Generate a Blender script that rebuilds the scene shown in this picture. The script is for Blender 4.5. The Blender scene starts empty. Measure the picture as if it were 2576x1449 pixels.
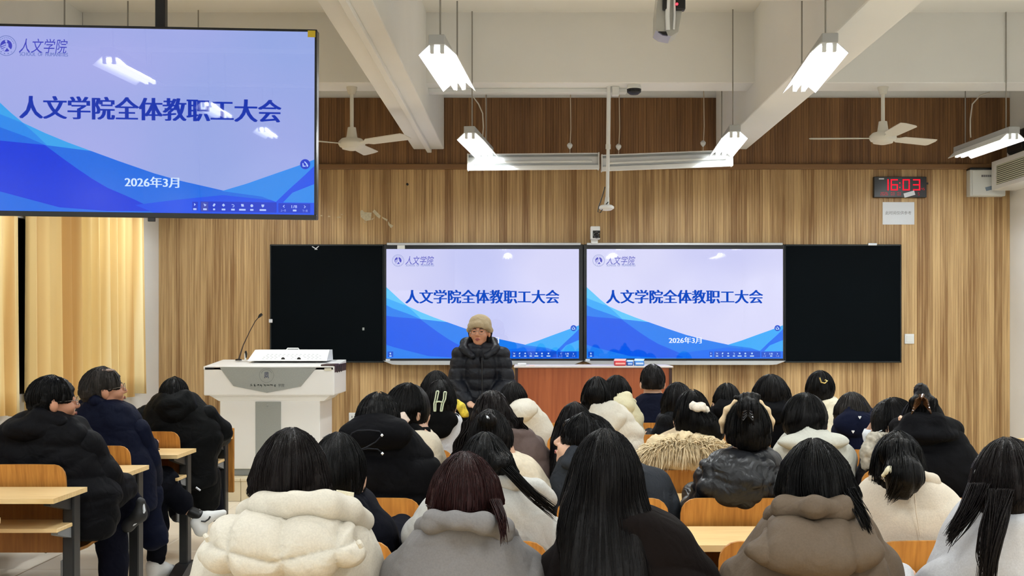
import bpy, bmesh, math, random
import numpy as np
from mathutils import Vector, Matrix

# ------------------------------------------------------------------ camera, world, exposure
F, PX, PY, CZ = 2950.0, 1336.0, 830.0, 1.47       # focal length in pixels, principal point, eye height
sc = bpy.context.scene
col = sc.collection
cam = bpy.data.cameras.new('camera')
cam.sensor_width = 36.0
cam.lens = F / 2576.0 * 36.0
cam.shift_x = (1288.0 - PX) / 2576.0
cam.shift_y = (PY - 724.5) / 2576.0
cam.clip_start = 0.05
cam_o = bpy.data.objects.new('camera', cam)
cam_o.location = (0, 0, CZ)
cam_o.rotation_euler = (math.pi / 2, 0, 0)
col.objects.link(cam_o)
sc.camera = cam_o
world = bpy.data.worlds.new('world')
sc.world = world
world.use_nodes = True
world.node_tree.nodes['Background'].inputs[0].default_value = (0.5, 0.55, 0.6, 1)
world.node_tree.nodes['Background'].inputs[1].default_value = 0.15
vs = sc.view_settings
vs.view_transform = 'Standard'
vs.look = 'None'
vs.exposure = 0.0
vs.gamma = 1.0
vs.use_curve_mapping = False
LAMP_W = 64.0            # power of each twin-tube ceiling lamp
TUBE_E = 14.0
cy = sc.cycles
cy.max_bounces = 5; cy.diffuse_bounces = 4; cy.glossy_bounces = 3; cy.transmission_bounces = 3; cy.transparent_max_bounces = 4
cy.caustics_reflective = False; cy.caustics_refractive = False
cy.use_adaptive_sampling = True; cy.adaptive_threshold = 0.035
cy.sample_clamp_indirect = 6.0
random.seed(7)
rng = np.random.default_rng(7)

def W(px, py, d):
    return Vector(((px - PX) * d / F, d, CZ + (PY - py) * d / F))
def WX(px, d): return (px - PX) * d / F
def WZ(py, d): return CZ + (PY - py) * d / F
def lin(c):
    return tuple(((v / 255.0) / 12.92 if v / 255.0 <= 0.04045 else ((v / 255.0 + 0.055) / 1.055) ** 2.4) for v in c[:3])

# ------------------------------------------------------------------ materials
_mats = {}
def nodes_of(name):
    m = bpy.data.materials.new(name)
    m.use_nodes = True
    nt = m.node_tree
    return m, nt, nt.nodes['Principled BSDF']
def mat(name, rgb, rough=0.6, metal=0.0, spec=0.5, var=0.0, vscale=8.0, bump=0.0, bscale=60.0, stretch=(1, 1, 1), emit=None, estr=0.0, sheen=0.0, coat=0.0):
    if name in _mats: return _mats[name]
    m, nt, b = nodes_of(name)
    L = nt.links
    c = lin(rgb)
    b.inputs['Base Color'].default_value = (*c, 1)
    b.inputs['Roughness'].default_value = rough
    b.inputs['Metallic'].default_value = metal
    b.inputs['Specular IOR Level'].default_value = spec
    if sheen: b.inputs['Sheen Weight'].default_value = sheen
    if coat:
        b.inputs['Coat Weight'].default_value = coat
        b.inputs['Coat Roughness'].default_value = 0.08
    if emit is not None:
        b.inputs['Emission Color'].default_value = (*lin(emit), 1)
        b.inputs['Emission Strength'].default_value = estr
    if var or bump:
        tc = nt.nodes.new('ShaderNodeTexCoord')
        mp = nt.nodes.new('ShaderNodeMapping')
        mp.inputs['Scale'].default_value = stretch
        L.new(tc.outputs['Object'], mp.inputs['Vector'])
    if var:
        n = nt.nodes.new('ShaderNodeTexNoise')
        n.inputs['Scale'].default_value = vscale
        n.inputs['Detail'].default_value = 4
        r = nt.nodes.new('ShaderNodeMapRange')
        r.inputs[1].default_value = 0.25; r.inputs[2].default_value = 0.75
        r.inputs[3].default_value = 1 - var; r.inputs[4].default_value = 1 + var
        mx = nt.nodes.new('ShaderNodeMix'); mx.data_type = 'RGBA'; mx.blend_type = 'MULTIPLY'
        mx.inputs[0].default_value = 1.0
        mx.inputs[6].default_value = (*c, 1)
        L.new(mp.outputs[0], n.inputs['Vector']); L.new(n.outputs[0], r.inputs[0])
        L.new(r.outputs[0], mx.inputs[7]); L.new(mx.outputs[2], b.inputs['Base Color'])
    if bump:
        n2 = nt.nodes.new('ShaderNodeTexNoise')
        n2.inputs['Scale'].default_value = bscale
        n2.inputs['Detail'].default_value = 3
        bp = nt.nodes.new('ShaderNodeBump')
        bp.inputs['Strength'].default_value = bump
        bp.inputs['Distance'].default_value = 0.01
        L.new(mp.outputs[0], n2.inputs['Vector']); L.new(n2.outputs[0], bp.inputs['Height'])
        L.new(bp.outputs[0], b.inputs['Normal'])
    _mats[name] = m
    return m

def wood_mat(name, dark, light, fine=(60, 60, 1.6), broad=(10, 10, 0.35), rough=0.5, objvar=0.16, spec=0.4):
    """striped veneer: long grain along z, each slat with a tone of its own"""
    if name in _mats: return _mats[name]
    m, nt, b = nodes_of(name)
    L = nt.links
    tc = nt.nodes.new('ShaderNodeTexCoord')
    oi = nt.nodes.new('ShaderNodeObjectInfo')
    add = nt.nodes.new('ShaderNodeVectorMath'); add.operation = 'ADD'
    sc_ = nt.nodes.new('ShaderNodeVectorMath'); sc_.operation = 'SCALE'
    cmb = nt.nodes.new('ShaderNodeCombineXYZ')
    L.new(oi.outputs['Random'], cmb.inputs[0]); L.new(oi.outputs['Random'], cmb.inputs[1]); L.new(oi.outputs['Random'], cmb.inputs[2])
    L.new(cmb.outputs[0], sc_.inputs[0]); sc_.inputs[3].default_value = 37.0
    L.new(tc.outputs['Object'], add.inputs[0]); L.new(sc_.outputs[0], add.inputs[1])
    outs = []
    for scl, det in ((fine, 3), (broad, 2)):
        mp = nt.nodes.new('ShaderNodeMapping'); mp.inputs['Scale'].default_value = scl
        n = nt.nodes.new('ShaderNodeTexNoise'); n.inputs['Scale'].default_value = 1.0; n.inputs['Detail'].default_value = det
        L.new(add.outputs[0], mp.inputs['Vector']); L.new(mp.outputs[0], n.inputs['Vector'])
        outs.append(n.outputs[0])
    mx = nt.nodes.new('ShaderNodeMath'); mx.operation = 'ADD'
    ml = nt.nodes.new('ShaderNodeMath'); ml.operation = 'MULTIPLY'; ml.inputs[1].default_value = 0.75
    L.new(outs[1], ml.inputs[0]); L.new(outs[0], mx.inputs[0]); L.new(ml.outputs[0], mx.inputs[1])
    rv = nt.nodes.new('ShaderNodeMapRange'); rv.inputs[3].default_value = -objvar; rv.inputs[4].default_value = objvar
    L.new(oi.outputs['Random'], rv.inputs[0])
    a2 = nt.nodes.new('ShaderNodeMath'); a2.operation = 'ADD'
    L.new(mx.outputs[0], a2.inputs[0]); L.new(rv.outputs[0], a2.inputs[1])
    rm = nt.nodes.new('ShaderNodeMapRange'); rm.inputs[1].default_value = 0.6; rm.inputs[2].default_value = 1.15
    L.new(a2.outputs[0], rm.inputs[0])
    cm = nt.nodes.new('ShaderNodeMix'); cm.data_type = 'RGBA'
    cm.inputs[6].default_value = (*lin(dark), 1); cm.inputs[7].default_value = (*lin(light), 1)
    L.new(rm.outputs[0], cm.inputs[0]); L.new(cm.outputs[2], b.inputs['Base Color'])
    b.inputs['Roughness'].default_value = rough
    b.inputs['Specular IOR Level'].default_value = spec
    bp = nt.nodes.new('ShaderNodeBump'); bp.inputs['Strength'].default_value = 0.25; bp.inputs['Distance'].default_value = 0.004
    L.new(outs[0], bp.inputs['Height']); L.new(bp.outputs[0], b.inputs['Normal'])
    _mats[name] = m
    return m

def emit_mat(name, rgb, strength=1.0, gloss=True, rough=0.02):
    if name in _mats: return _mats[name]
    m, nt, b = nodes_of(name)
    b.inputs['Base Color'].default_value = (0.004, 0.004, 0.004, 1)
    b.inputs['Roughness'].default_value = rough
    b.inputs['Specular IOR Level'].default_value = 0.5 if gloss else 0.0
    b.inputs['Emission Color'].default_value = (*lin(rgb), 1)
    b.inputs['Emission Strength'].default_value = strength
    m.cycles.emission_sampling = 'NONE'
    _mats[name] = m
    return m

M = {}
M['paint'] = mat('white_paint', (238, 239, 238), 0.85, var=0.03, vscale=1.5)
M['ceil'] = mat('ceiling_paint', (242, 241, 236), 0.9, var=0.03, vscale=1.2)
M['beam'] = mat('beam_paint', (243, 243, 240), 0.85, var=0.03, vscale=1.2)
M['white'] = mat('white_enamel', (236, 238, 238), 0.35, spec=0.5)
M['whitep'] = mat('white_plastic', (228, 230, 228), 0.45)
M['podium'] = mat('podium_white', (236, 236, 234), 0.35)
M['pgrey'] = mat('podium_grey', (150, 154, 150), 0.5, var=0.05, vscale=120)
M['pgrey2'] = mat('podium_grey_side', (140, 145, 146), 0.5)
M['silver'] = mat('silver_trim', (196, 199, 202), 0.35, metal=0.6)
M['blackm'] = mat('black_metal', (26, 27, 29), 0.45, spec=0.5)
M['greym'] = mat('grey_metal', (118, 120, 122), 0.5)
M['black'] = mat('black_plastic', (12, 12, 14), 0.4)
M['board'] = mat('chalkboard', (4, 9, 13), 0.7, var=0.12, vscale=2.5, spec=0.06)
M['wood'] = wood_mat('wall_wood', (140, 104, 64), (208, 175, 125))
M['woodup'] = wood_mat('wall_wood_upper', (98, 66, 38), (142, 104, 64))  # darker copy of wall_wood: shade above the lamp reflectors put into the colour
M['ledge'] = mat('wall_ledge', (128, 92, 54), 0.45)
M['ply'] = wood_mat('ply_back', (154, 98, 36), (194, 136, 62), fine=(90, 8, 8), broad=(14, 1.5, 1.5), objvar=0.05)
M['plyp'] = wood_mat('ply_panel', (128, 80, 30), (160, 106, 46), fine=(70, 8, 5), broad=(9, 1.5, 1.5), objvar=0.05)
M['desk'] = wood_mat('desk_top', (222, 186, 126), (242, 212, 158), fine=(6, 60, 30), broad=(1, 8, 8), objvar=0.03, rough=0.35)
M['deskedge'] = mat('desk_edge', (232, 200, 140), 0.45)
M['redwood'] = wood_mat('redwood', (146, 74, 40), (176, 98, 56), fine=(40, 40, 2), broad=(6, 6, .6), objvar=0.02)
M['darkwood'] = mat('dark_wood', (52, 26, 20), 0.5)
M['tile'] = mat('floor_tile', (226, 216, 198), 0.3, var=0.05, vscale=3.0, spec=0.5)
M['grout'] = mat('floor_grout', (150, 136, 116), 0.8)
M['platform'] = mat('platform_tile', (224, 210, 180), 0.35, var=0.05, vscale=4)
M['glass'] = mat('dark_glass', (10, 12, 14), 0.1)
M['paper'] = mat('paper', (222, 226, 232), 0.8)
M['ink'] = mat('ink', (120, 122, 126), 0.8)
M['inkdark'] = mat('ink_dark', (74, 82, 80), 0.8)
M['inkblue'] = mat('ink_blue', (72, 84, 112), 0.8)
M['tube'] = emit_mat('lit_tube', (255, 254, 248), TUBE_E, gloss=False)
M['skin'] = mat('skin', (208, 166, 140), 0.55, var=0.04, vscale=20)
M['skin2'] = mat('skin_ruddy', (190, 134, 104), 0.55, var=0.05, vscale=20)
M['lip'] = mat('lips', (150, 78, 72), 0.5)
M['eye'] = mat('eye_dark', (22, 16, 14), 0.2)
M['metalwire'] = mat('spectacle_wire', (150, 146, 140), 0.3, metal=0.8)

# ------------------------------------------------------------------ mesh helpers
class MB:
    def __init__(s): s.v = []; s.f = []
    def add(s, vs_, fs):
        o = len(s.v)
        s.v += [tuple(p) for p in vs_]
        s.f += [tuple(i + o for i in q) for q in fs]
        return s
    def box(s, x0, x1, y0, y1, z0, z1):
        v = [(x0, y0, z0), (x1, y0, z0), (x1, y1, z0), (x0, y1, z0), (x0, y0, z1), (x1, y0, z1), (x1, y1, z1), (x0, y1, z1)]
        return s.add(v, [(0, 3, 2, 1), (4, 5, 6, 7), (0, 1, 5, 4), (1, 2, 6, 5), (2, 3, 7, 6), (3, 0, 4, 7)])
    def rbox(s, x0, x1, y0, y1, z0, z1, b=0.01, seg=2):
        bm = bmesh.new()
        bmesh.ops.create_cube(bm, size=1)
        for v in bm.verts:
            v.co = ((x0 + x1) / 2 + v.co.x * (x1 - x0), (y0 + y1) / 2 + v.co.y * (y1 - y0), (z0 + z1) / 2 + v.co.z * (z1 - z0))
        bmesh.ops.bevel(bm, geom=list(bm.edges), offset=b, segments=seg, affect='EDGES', profile=0.5)
        bm.verts.ensure_lookup_table()
        for i, v in enumerate(bm.verts): v.index = i
        s.add([v.co[:] for v in bm.verts], [[v.index for v in f.verts] for f in bm.faces])
        bm.free()
        return s
    def prism(s, pts, off):
        """closed polygon of 3-D points pushed along the vector off"""
        n = len(pts)
        o = Vector(off)
        v = [Vector(p) for p in pts] + [Vector(p) + o for p in pts]
        fs = [tuple(range(n - 1, -1, -1)), tuple(range(n, 2 * n))]
        fs += [(i, (i + 1) % n, n + (i + 1) % n, n + i) for i in range(n)]
        return s.add(v, fs)
    def tube(s, path, r, n=8, caps=True):
        path = [Vector(p) for p in path]
        rs = r if isinstance(r, (list, tuple)) else [r] * len(path)
        rings = []
        up = Vector((0, 0, 1))
        prev = None
        for i, p in enumerate(path):
            t = (path[min(i + 1, len(path) - 1)] - path[max(i - 1, 0)])
            t = t.normalized() if t.length > 1e-9 else Vector((0, 0, 1))
            a = prev if prev is not None else (up if abs(t.z) < 0.9 else Vector((1, 0, 0)))
            a = (a - t * a.dot(t))
            a = a.normalized() if a.length > 1e-6 else t.orthogonal().normalized()
            prev = a
            b = t.cross(a)
            rings.append([p + (a * math.cos(2 * math.pi * k / n) + b * math.sin(2 * math.pi * k / n)) * rs[i] for k in range(n)])
        v = [q for ring in rings for q in ring]
        fs = []
        for i in range(len(path) - 1):
            for k in range(n):
                fs.append((i * n + k, i * n + (k + 1) % n, (i + 1) * n + (k + 1) % n, (i + 1) * n + k))
        if caps:
            fs.append(tuple(range(n - 1, -1, -1)))
            fs.append(tuple((len(path) - 1) * n + k for k in range(n)))
        return s.add(v, fs)
    def lathe(s, prof, c, n=24, axis='z'):
        """profile of (radius, height) turned round an axis through c"""
        v = []
        for r, h in prof:
            for k in range(n):
                a = 2 * math.pi * k / n
                p = (r * math.cos(a), r * math.sin(a), h)
                if axis == 'y': p = (p[0], h, p[1])
                if axis == 'x': p = (h, p[0], p[1])
                v.append((c[0] + p[0], c[1] + p[1], c[2] + p[2]))
        fs = []
        for i in range(len(prof) - 1):
            for k in range(n):
                q = (i * n + k, i * n + (k + 1) % n, (i + 1) * n + (k + 1) % n, (i + 1) * n + k)
                fs.append(q if axis == 'z' else q[::-1])
        fs.append(tuple(range(n - 1, -1, -1)))
        fs.append(tuple((len(prof) - 1) * n + k for k in range(n)))
        return s.add(v, fs)
    def rot(s, m, c, start=0):
        c = Vector(c)
        s.v[start:] = [tuple(m @ (Vector(p) - c) + c) for p in s.v[start:]]
        return s
    def mesh(s, name, smooth=False):
        me = bpy.data.meshes.new(name)
        me.from_pydata(s.v, [], s.f)
        if smooth:
            me.polygons.foreach_set('use_smooth', [True] * len(me.polygons))
            try: me.set_sharp_from_angle(angle=math.radians(40))
            except Exception: pass
        me.update()
        return me

_base = {}
def tag(o, label=None, cat=None, group=None, kind=None):
    if label: o['label'] = label
    if cat: o['category'] = cat
    if group: o['group'] = group
    if kind: o['kind'] = kind
    return o
def empty(name, loc, label, cat, group=None):
    o = bpy.data.objects.new(name, None)
    o.empty_display_size = 0.1
    o.location = loc
    col.objects.link(o)
    _base[o.name] = Vector(loc)
    return tag(o, label, cat, group)
def obj(name, shape, m, parent=None, label=None, cat=None, group=None, kind=None, smooth=False):
    """one mesh object from world-space geometry, as a child of parent when given"""
    me = shape.mesh(name, smooth) if isinstance(shape, MB) else shape
    o = bpy.data.objects.new(name, me)
    if m is not None and not me.materials: me.materials.append(m)
    col.objects.link(o)
    _base[o.name] = Vector((0, 0, 0))
    if parent is not None:
        o.parent = parent
        b = _base.get(parent.name, Vector((0, 0, 0)))
        o.matrix_parent_inverse = Matrix.Translation(-b)
    return tag(o, label, cat, group, kind)

# text (the built-in font covers Chinese)
_txt = {}
def text_mesh(s, shear=0.0):
    k = (s, shear)
    if k in _txt: return _txt[k]
    cu = bpy.data.curves.new('t', 'FONT')
    cu.body = s
    cu.size = 1.0
    cu.resolution_u = 3
    cu.shear = shear
    o = bpy.data.objects.new('t', cu)
    col.objects.link(o)
    dg = bpy.context.evaluated_depsgraph_get()
    me = bpy.data.meshes.new_from_object(o.evaluated_get(dg))
    v = np.array([p.co[:2] for p in me.vertices])
    fs = [tuple(p.vertices) for p in me.polygons]
    bpy.data.objects.remove(o); bpy.data.curves.remove(cu); bpy.data.meshes.remove(me)
    v -= v.min(0)
    _txt[k] = (v, fs)
    return _txt[k]
def put_text(mb, s, u0, v0, u1, v1, to3, shear=0.0, bold=()):
    """fit the string in the box u0..u1 x v0..v1 (v downwards); to3 maps (u,v) to space"""
    v, fs = text_mesh(s, shear)
    mx = v.max(0)
    for dx in (0.0,) + tuple(bold):
        pts = []
        for x, y in v:
            u = u0 + (x / mx[0]) * (u1 - u0) + dx
            w = v1 + (y / mx[1]) * (v0 - v1)
            pts.append(to3(u, w))
        mb.add(pts, fs)
# ------------------------------------------------------------------ room shell
D = 11.62
XL, XR, YB = -3.69, 4.745, -3.2
SLAB, BEAMZ, SUBZ = CZ + 2.61, CZ + 1.79, CZ + 2.03
floor = obj('floor', MB().box(XL - .2, XR + .2, YB - .2, D + .2, -.1, -.006), M['grout'], label='beige tiled classroom floor', kind='structure')
tile_me = MB().rbox(-.298, .298, -.298, .298, -.012, 0, .003, 1).mesh('tile')
tile_me.materials.append(M['tile'])
nt_ = 0
for iy in range(19):
    for ix in range(15):
        x = XL + .31 + ix * .6; y = -.9 + iy * .6
        if x > XR - .1 or y > 10.0: continue
        o = bpy.data.objects.new('tile', tile_me); o.location = (x, y, 0); col.objects.link(o); o.parent = floor
obj('wall_back', MB().box(XL - .2, XR + .2, D + .016, D + .2, 0, SLAB), M['paint'], label='wood clad front wall behind the boards', kind='structure')
wall_back = bpy.data.objects['wall_back']
def slat_mesh(name, w, h, m):
    hw = w / 2
    prof = [(-hw, .016), (-hw, .003), (-hw + .003, 0), (-hw * .36, 0), (-hw * .33, .0022), (-hw * .30, 0), (hw * .30, 0), (hw * .33, .0022), (hw * .36, 0), (hw - .003, 0), (hw, .003), (hw, .016)]
    mb = MB(); mb.prism([(x, y, -h / 2) for x, y in prof], (0, 0, h))
    me = mb.mesh(name); me.materials.append(m); return me
NS = 110
sw = (XR - XL) / NS
lo_me = slat_mesh('slat', sw, 3.06, M['wood'])
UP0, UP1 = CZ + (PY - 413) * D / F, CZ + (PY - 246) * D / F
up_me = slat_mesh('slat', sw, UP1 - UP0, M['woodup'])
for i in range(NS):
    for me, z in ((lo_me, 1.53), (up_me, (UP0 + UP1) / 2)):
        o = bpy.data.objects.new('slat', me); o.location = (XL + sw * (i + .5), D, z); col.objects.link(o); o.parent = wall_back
obj('trim_1', MB().rbox(XL, XR, D - .035, D + .02, 3.06, UP0, .008), M['ledge'], label='brown wooden ledge running across the wall cladding', kind='structure')
obj('wall_left', MB().box(XL - .2, XL, YB, D + .2, 0, SLAB), M['paint'], label='white side wall with curtained windows', kind='structure')
obj('wall_right', MB().box(XR, XR + .2, YB, D + .2, 0, SLAB), M['paint'], label='white side wall on the right', kind='structure')
obj('wall_rear', MB().box(XL - .2, XR + .2, YB - .2, YB, 0, SLAB), M['paint'], label='white rear wall of the classroom', kind='structure')
obj('ceiling', MB().box(XL - .2, XR + .2, YB - .2, D + .2, SLAB, SLAB + .15), M['ceil'], label='cream painted ceiling slab', kind='structure')
k = 2
for x0, x1, lb in ((-1.166, -.863, 'left white ceiling beam running towards the wood wall'), (1.832, 2.139, 'right white ceiling beam running towards the wood wall')):
    obj('trim_%d' % k, MB().rbox(x0, x1, YB, D, BEAMZ, SLAB + .02, .006, 1), M['beam'], label=lb, kind='structure'); k += 1
for j, y0 in enumerate((9.64, 6.91, 4.18, 1.45, -1.28)):
    obj('trim_%d' % k, MB().rbox(XL, XR, y0, y0 + .33, SUBZ, SLAB + .02, .006, 1), M['beam'], label='white cross beam spanning the ceiling' if j == 0 else None, kind='structure'); k += 1
plat = obj('platform', MB().box(XL, XR, 10.07, D + .02, 0, .175), M['platform'], label='beige tiled teaching platform along the wood wall', kind='structure')
for i in range(14):
    x0 = XL + i * .6
    obj('tile', MB().rbox(x0 + .002, min(x0 + .598, XR), 10.04, 10.66, .175, .2, .003, 1), M['platform'], plat)
    obj('tile', MB().rbox(x0 + .002, min(x0 + .598, XR), 10.055, 10.075, .0, .174, .003, 1), M['platform'], plat)
    obj('tile', MB().rbox(x0 + .002, min(x0 + .598, XR), 10.664, D - .02, .175, .2, .003, 1), M['platform'], plat)

# window behind the curtains
win = obj('window_1', MB().box(XL, XL + .02, 6.6, 11.0, 1.0, 3.0), M['glass'], label='dark window behind the yellow curtains', kind='structure')
fr = MB()
for y in (6.6, 7.6, 8.2, 9.2, 10.2, 11.0): fr.box(XL, XL + .045, y - .03, y + .03, .98, 3.02)
for z in (.98, 2.3, 3.02): fr.box(XL, XL + .045, 6.57, 11.03, z - .03, z + .03)
obj('window_frame', fr, M['white'], win)

# ------------------------------------------------------------------ curtains
def curtain_mat(name):
    m, nt, b = nodes_of(name)
    L = nt.links
    at = nt.nodes.new('ShaderNodeTexCoord')
    mp = nt.nodes.new('ShaderNodeMapping'); mp.inputs['Scale'].default_value = (0.0, 11.0, 0.05)  # light and shade of the folds put into the cloth colour as stripes
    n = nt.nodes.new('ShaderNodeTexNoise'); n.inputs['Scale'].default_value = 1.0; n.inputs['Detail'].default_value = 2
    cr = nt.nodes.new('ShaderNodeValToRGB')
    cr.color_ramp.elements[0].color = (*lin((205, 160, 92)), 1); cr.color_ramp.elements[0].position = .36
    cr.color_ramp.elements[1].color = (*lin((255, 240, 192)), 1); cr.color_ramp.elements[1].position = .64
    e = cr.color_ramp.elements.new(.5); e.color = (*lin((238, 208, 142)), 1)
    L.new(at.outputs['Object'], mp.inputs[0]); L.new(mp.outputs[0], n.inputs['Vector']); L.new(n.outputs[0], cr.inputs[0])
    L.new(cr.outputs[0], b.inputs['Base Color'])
    b.inputs['Roughness'].default_value = .6
    b.inputs['Sheen Weight'].default_value = .3
    return m
M['curtain'] = curtain_mat('curtain_cloth')
def curtain(y0, y1, nf, label, seed):
    r = random.Random(seed)
    ph = [r.uniform(-.5, .5) for _ in range(nf + 3)]
    am = [r.uniform(.7, 1.25) for _ in range(nf + 3)]
    n, mz = nf * 12, 14
    v = []
    for j in range(mz + 1):
        t = j / mz                       # 0 top, 1 bottom
        z = 3.35 - t * (3.35 - .885)
        for i in range(n + 1):
            s = i / n
            q = s * nf
            iq = int(q)
            a = am[iq] + (am[iq + 1] - am[iq]) * (q - iq)
            p = ph[iq] + (ph[iq + 1] - ph[iq]) * (q - iq)
            w = math.sin(2 * math.pi * q + p * (1 + .6 * t))
            w = math.copysign(abs(w) ** .8, w)
            x = XL + .11 + .06 * a * w * (.75 + .35 * t)
            y = y0 + (y1 - y0) * s + .02 * math.cos(2 * math.pi * q) * (1 + .3 * t) + .012 * t * math.sin(q * 1.7 + seed) + t * t * .05 * (s - .1)
            v.append((x, y, z - (.012 * math.sin(q * 2.1) if j == mz else 0)))
    fs = []
    for j in range(mz):
        for i in range(n):
            a0 = j * (n + 1) + i
            fs.append((a0, a0 + 1, a0 + n + 2, a0 + n + 1))
    mb = MB().add(v, fs)
    me = mb.mesh('curtain', True)
    o = obj('curtain', me, M['curtain'], label=label, cat='curtain', group='yellow window curtains')
    sd = o.modifiers.new('thick', 'SOLIDIFY'); sd.thickness = .004
    return o
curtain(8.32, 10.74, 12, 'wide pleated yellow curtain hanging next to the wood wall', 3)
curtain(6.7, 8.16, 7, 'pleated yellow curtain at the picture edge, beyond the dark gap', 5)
mb = MB().tube([(XL + .11, 6.5, 3.37), (XL + .11, 11.2, 3.37)], .012, 10)
for y in (6.6, 8.9, 11.1): mb.tube([(XL, y, 3.37), (XL + .11, y, 3.37)], .008, 6)
obj('curtain_rail', mb, M['greym'], label='thin metal curtain rail above the windows', cat='curtain rail', smooth=True)

# ------------------------------------------------------------------ ceiling lamps
def lamp(p0, p1, label, group='twin-tube ceiling lamps', rods=True):
    """p0 near end, p1 far end of the tubes (x, y, z)"""
    a, b = Vector(p0), Vector(p1)
    c = (a + b) / 2
    Ln = (b - a).length
    ang = math.atan2(-(b.x - a.x), b.y - a.y)
    root = empty('fluorescent_lamp', (c.x, c.y, c.z), label, 'lamp', group)
    R = Matrix.Rotation(ang, 3, 'Z')
    def P(mb, name, m, par=root, smooth=False):
        mb.v = [tuple(R @ Vector(q) + c) for q in mb.v]
        return obj(name, mb, m, par, smooth=smooth)
    h = Ln / 2
    P(MB().rbox(-.045, .045, -h - .03, h + .03, .03, .085, .004, 1), 'housing', M['greym'] if False else mat('lamp_housing', (178, 180, 180), .45))
    for s in (-1, 1):
        P(MB().prism([(s * .043, -h, .034), (s * .105, -h, -.022), (s * .108, -h, -.018), (s * .046, -h, .040)], (0, 2 * h, 0)), 'reflector', M['white'])
    for s in (-1, 1):
        t = P(MB().tube([(s * .028, -h + .015, 0), (s * .028, h - .015, 0)], .0135, 12), 'tube', M['tube'], smooth=True)
        P(MB().rbox(s * .028 - .012, s * .028 + .012, -h - .012, -h + .016, -.014, .034, .003, 1), 'socket', M['whitep'], t)
        P(MB().rbox(s * .028 - .012, s * .028 + .012, h - .016, h + .012, -.014, .034, .003, 1), 'socket', M['whitep'], t)
    la = bpy.data.lights.new('lamp_light', 'AREA')
    la.shape = 'RECTANGLE'; la.size = .085; la.size_y = Ln - .04
    la.energy = LAMP_W; la.color = (.91, .97, 1.0)
    lo = bpy.data.objects.new('lamp_light', la)
    lo.location = (0, 0, .026)
    lo.rotation_euler = (0, 0, ang)
    col.objects.link(lo); lo.parent = root
    if rods:
        for s in (-1, 1):
            top = SLAB
            q = R @ Vector((0, s * (h - .12), 0)) + c
            for y0 in (9.64, 6.91, 4.18, 1.45, -1.28):
                if y0 - .01 < q.y < y0 + .34: top = SUBZ
            obj('rod', MB().tube([(q.x, q.y, c.z + .08), (q.x, q.y, top)], .005, 6), mat('lamp_rod', (150, 146, 138), .5), root)
    return root
HZ = CZ + 1.56
def lp(px, py):
    d = 1.56 * F / (PY - py)
    return Vector((WX(px, d), d, HZ))
lamp(lp(1100, 128), lp(1156, 222), 'lit twin-tube lamp above and left of the middle, nearer left one')
lamp(lp(2086, 124), lp(2010, 226), 'lit twin-tube lamp under the right beam, nearer right one')
lamp(lp(1182, 345), lp(1228, 394), 'lit twin-tube lamp over the left end of the blackboard lamps')
lamp(lp(1848, 342), lp(1812, 391), 'lit twin-tube lamp over the right end of the blackboard lamps')
lamp(lp(2548, 346), lp(2414, 393), 'lit twin-tube lamp above the air conditioner by the right wall')
lamp((-2.72, 9.45, HZ), (-2.68, 10.6, HZ), 'lit twin-tube lamp hidden behind the hanging display, farther one')
lamp((-2.66, 6.55, HZ), (-2.60, 7.7, HZ), 'lit twin-tube lamp behind the hanging display, nearer one on two rods')
lamp((3.95, 6.5, HZ), (3.9, 7.65, HZ), 'lit twin-tube lamps outside the picture, overhead', group='ceiling lamps out of view')
for y in (3.9, 1.0, -1.9):
    for x in (-2.62, -.52, 1.68, 3.92):
        lamp((x, y - .58, HZ), (x + .04, y + .58, HZ), 'lit twin-tube lamps outside the picture, overhead', group='ceiling lamps out of view')

# blackboard lamps: long unlit troughs
def trough(pl, pr, label):
    d = 10.6
    a, b = W(*pl, d), W(*pr, d)
    root = empty('blackboard_lamp', ((a + b) / 2)[:], label, 'lamp', 'unlit blackboard lamps')
    prof = [(0, .068), (.05, .074), (.056, .068), (.012, .046), (.012, -.014), (.02, -.024), (-.004, -.030), (-.022, -.034), (-.026, -.07), (-.020, -.076), (.04, -.062), (.075, .01), (.06, .085), (0, .078)]
    ax = (b - a)
    pts = [a + Vector((0, y, z)) for y, z in prof]
    obj('reflector', MB().prism(pts, ax), M['white'], root)
    obj('lamp_tube', MB().tube([a + Vector((.05, -.02, 0)) + ax * .01, b + Vector((-.05, -.02, 0)) - ax * .01], .012, 10), M['whitep'], root, smooth=True)
    for t in (0, 1):
        q = a + ax * t
        obj('end_cap', MB().rbox(q.x - .006, q.x + .006, q.y - .024, q.y + .07, q.z - .072, q.z + .08, .003, 1), M['whitep'], root)
    for t in (.13, .78):
        q = a + ax * t
        top = SLAB
        obj('cord', MB().tube([q + Vector((0, .03, .08)), Vector((q.x + .01, q.y + .03, q.z + .3)), Vector((q.x, q.y + .03, top))], .0045, 6), mat('cord_cream', (206, 190, 168), .6), root)
        z = q.z + .15
        obj('cord_ball', MB().lathe([(.003, -.035), (.022, -.012), (.026, .006), (.014, .022), (.003, .026)], (q.x, q.y + .03, z), 14), M['whitep'], root, smooth=True)
    return root
trough((1177, 409), (1506, 406), 'white trough-shaped blackboard lamp, left one of the pair')
trough((1514, 411), (1842, 398), 'white trough-shaped blackboard lamp tilted upwards, right one of the pair')

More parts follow.
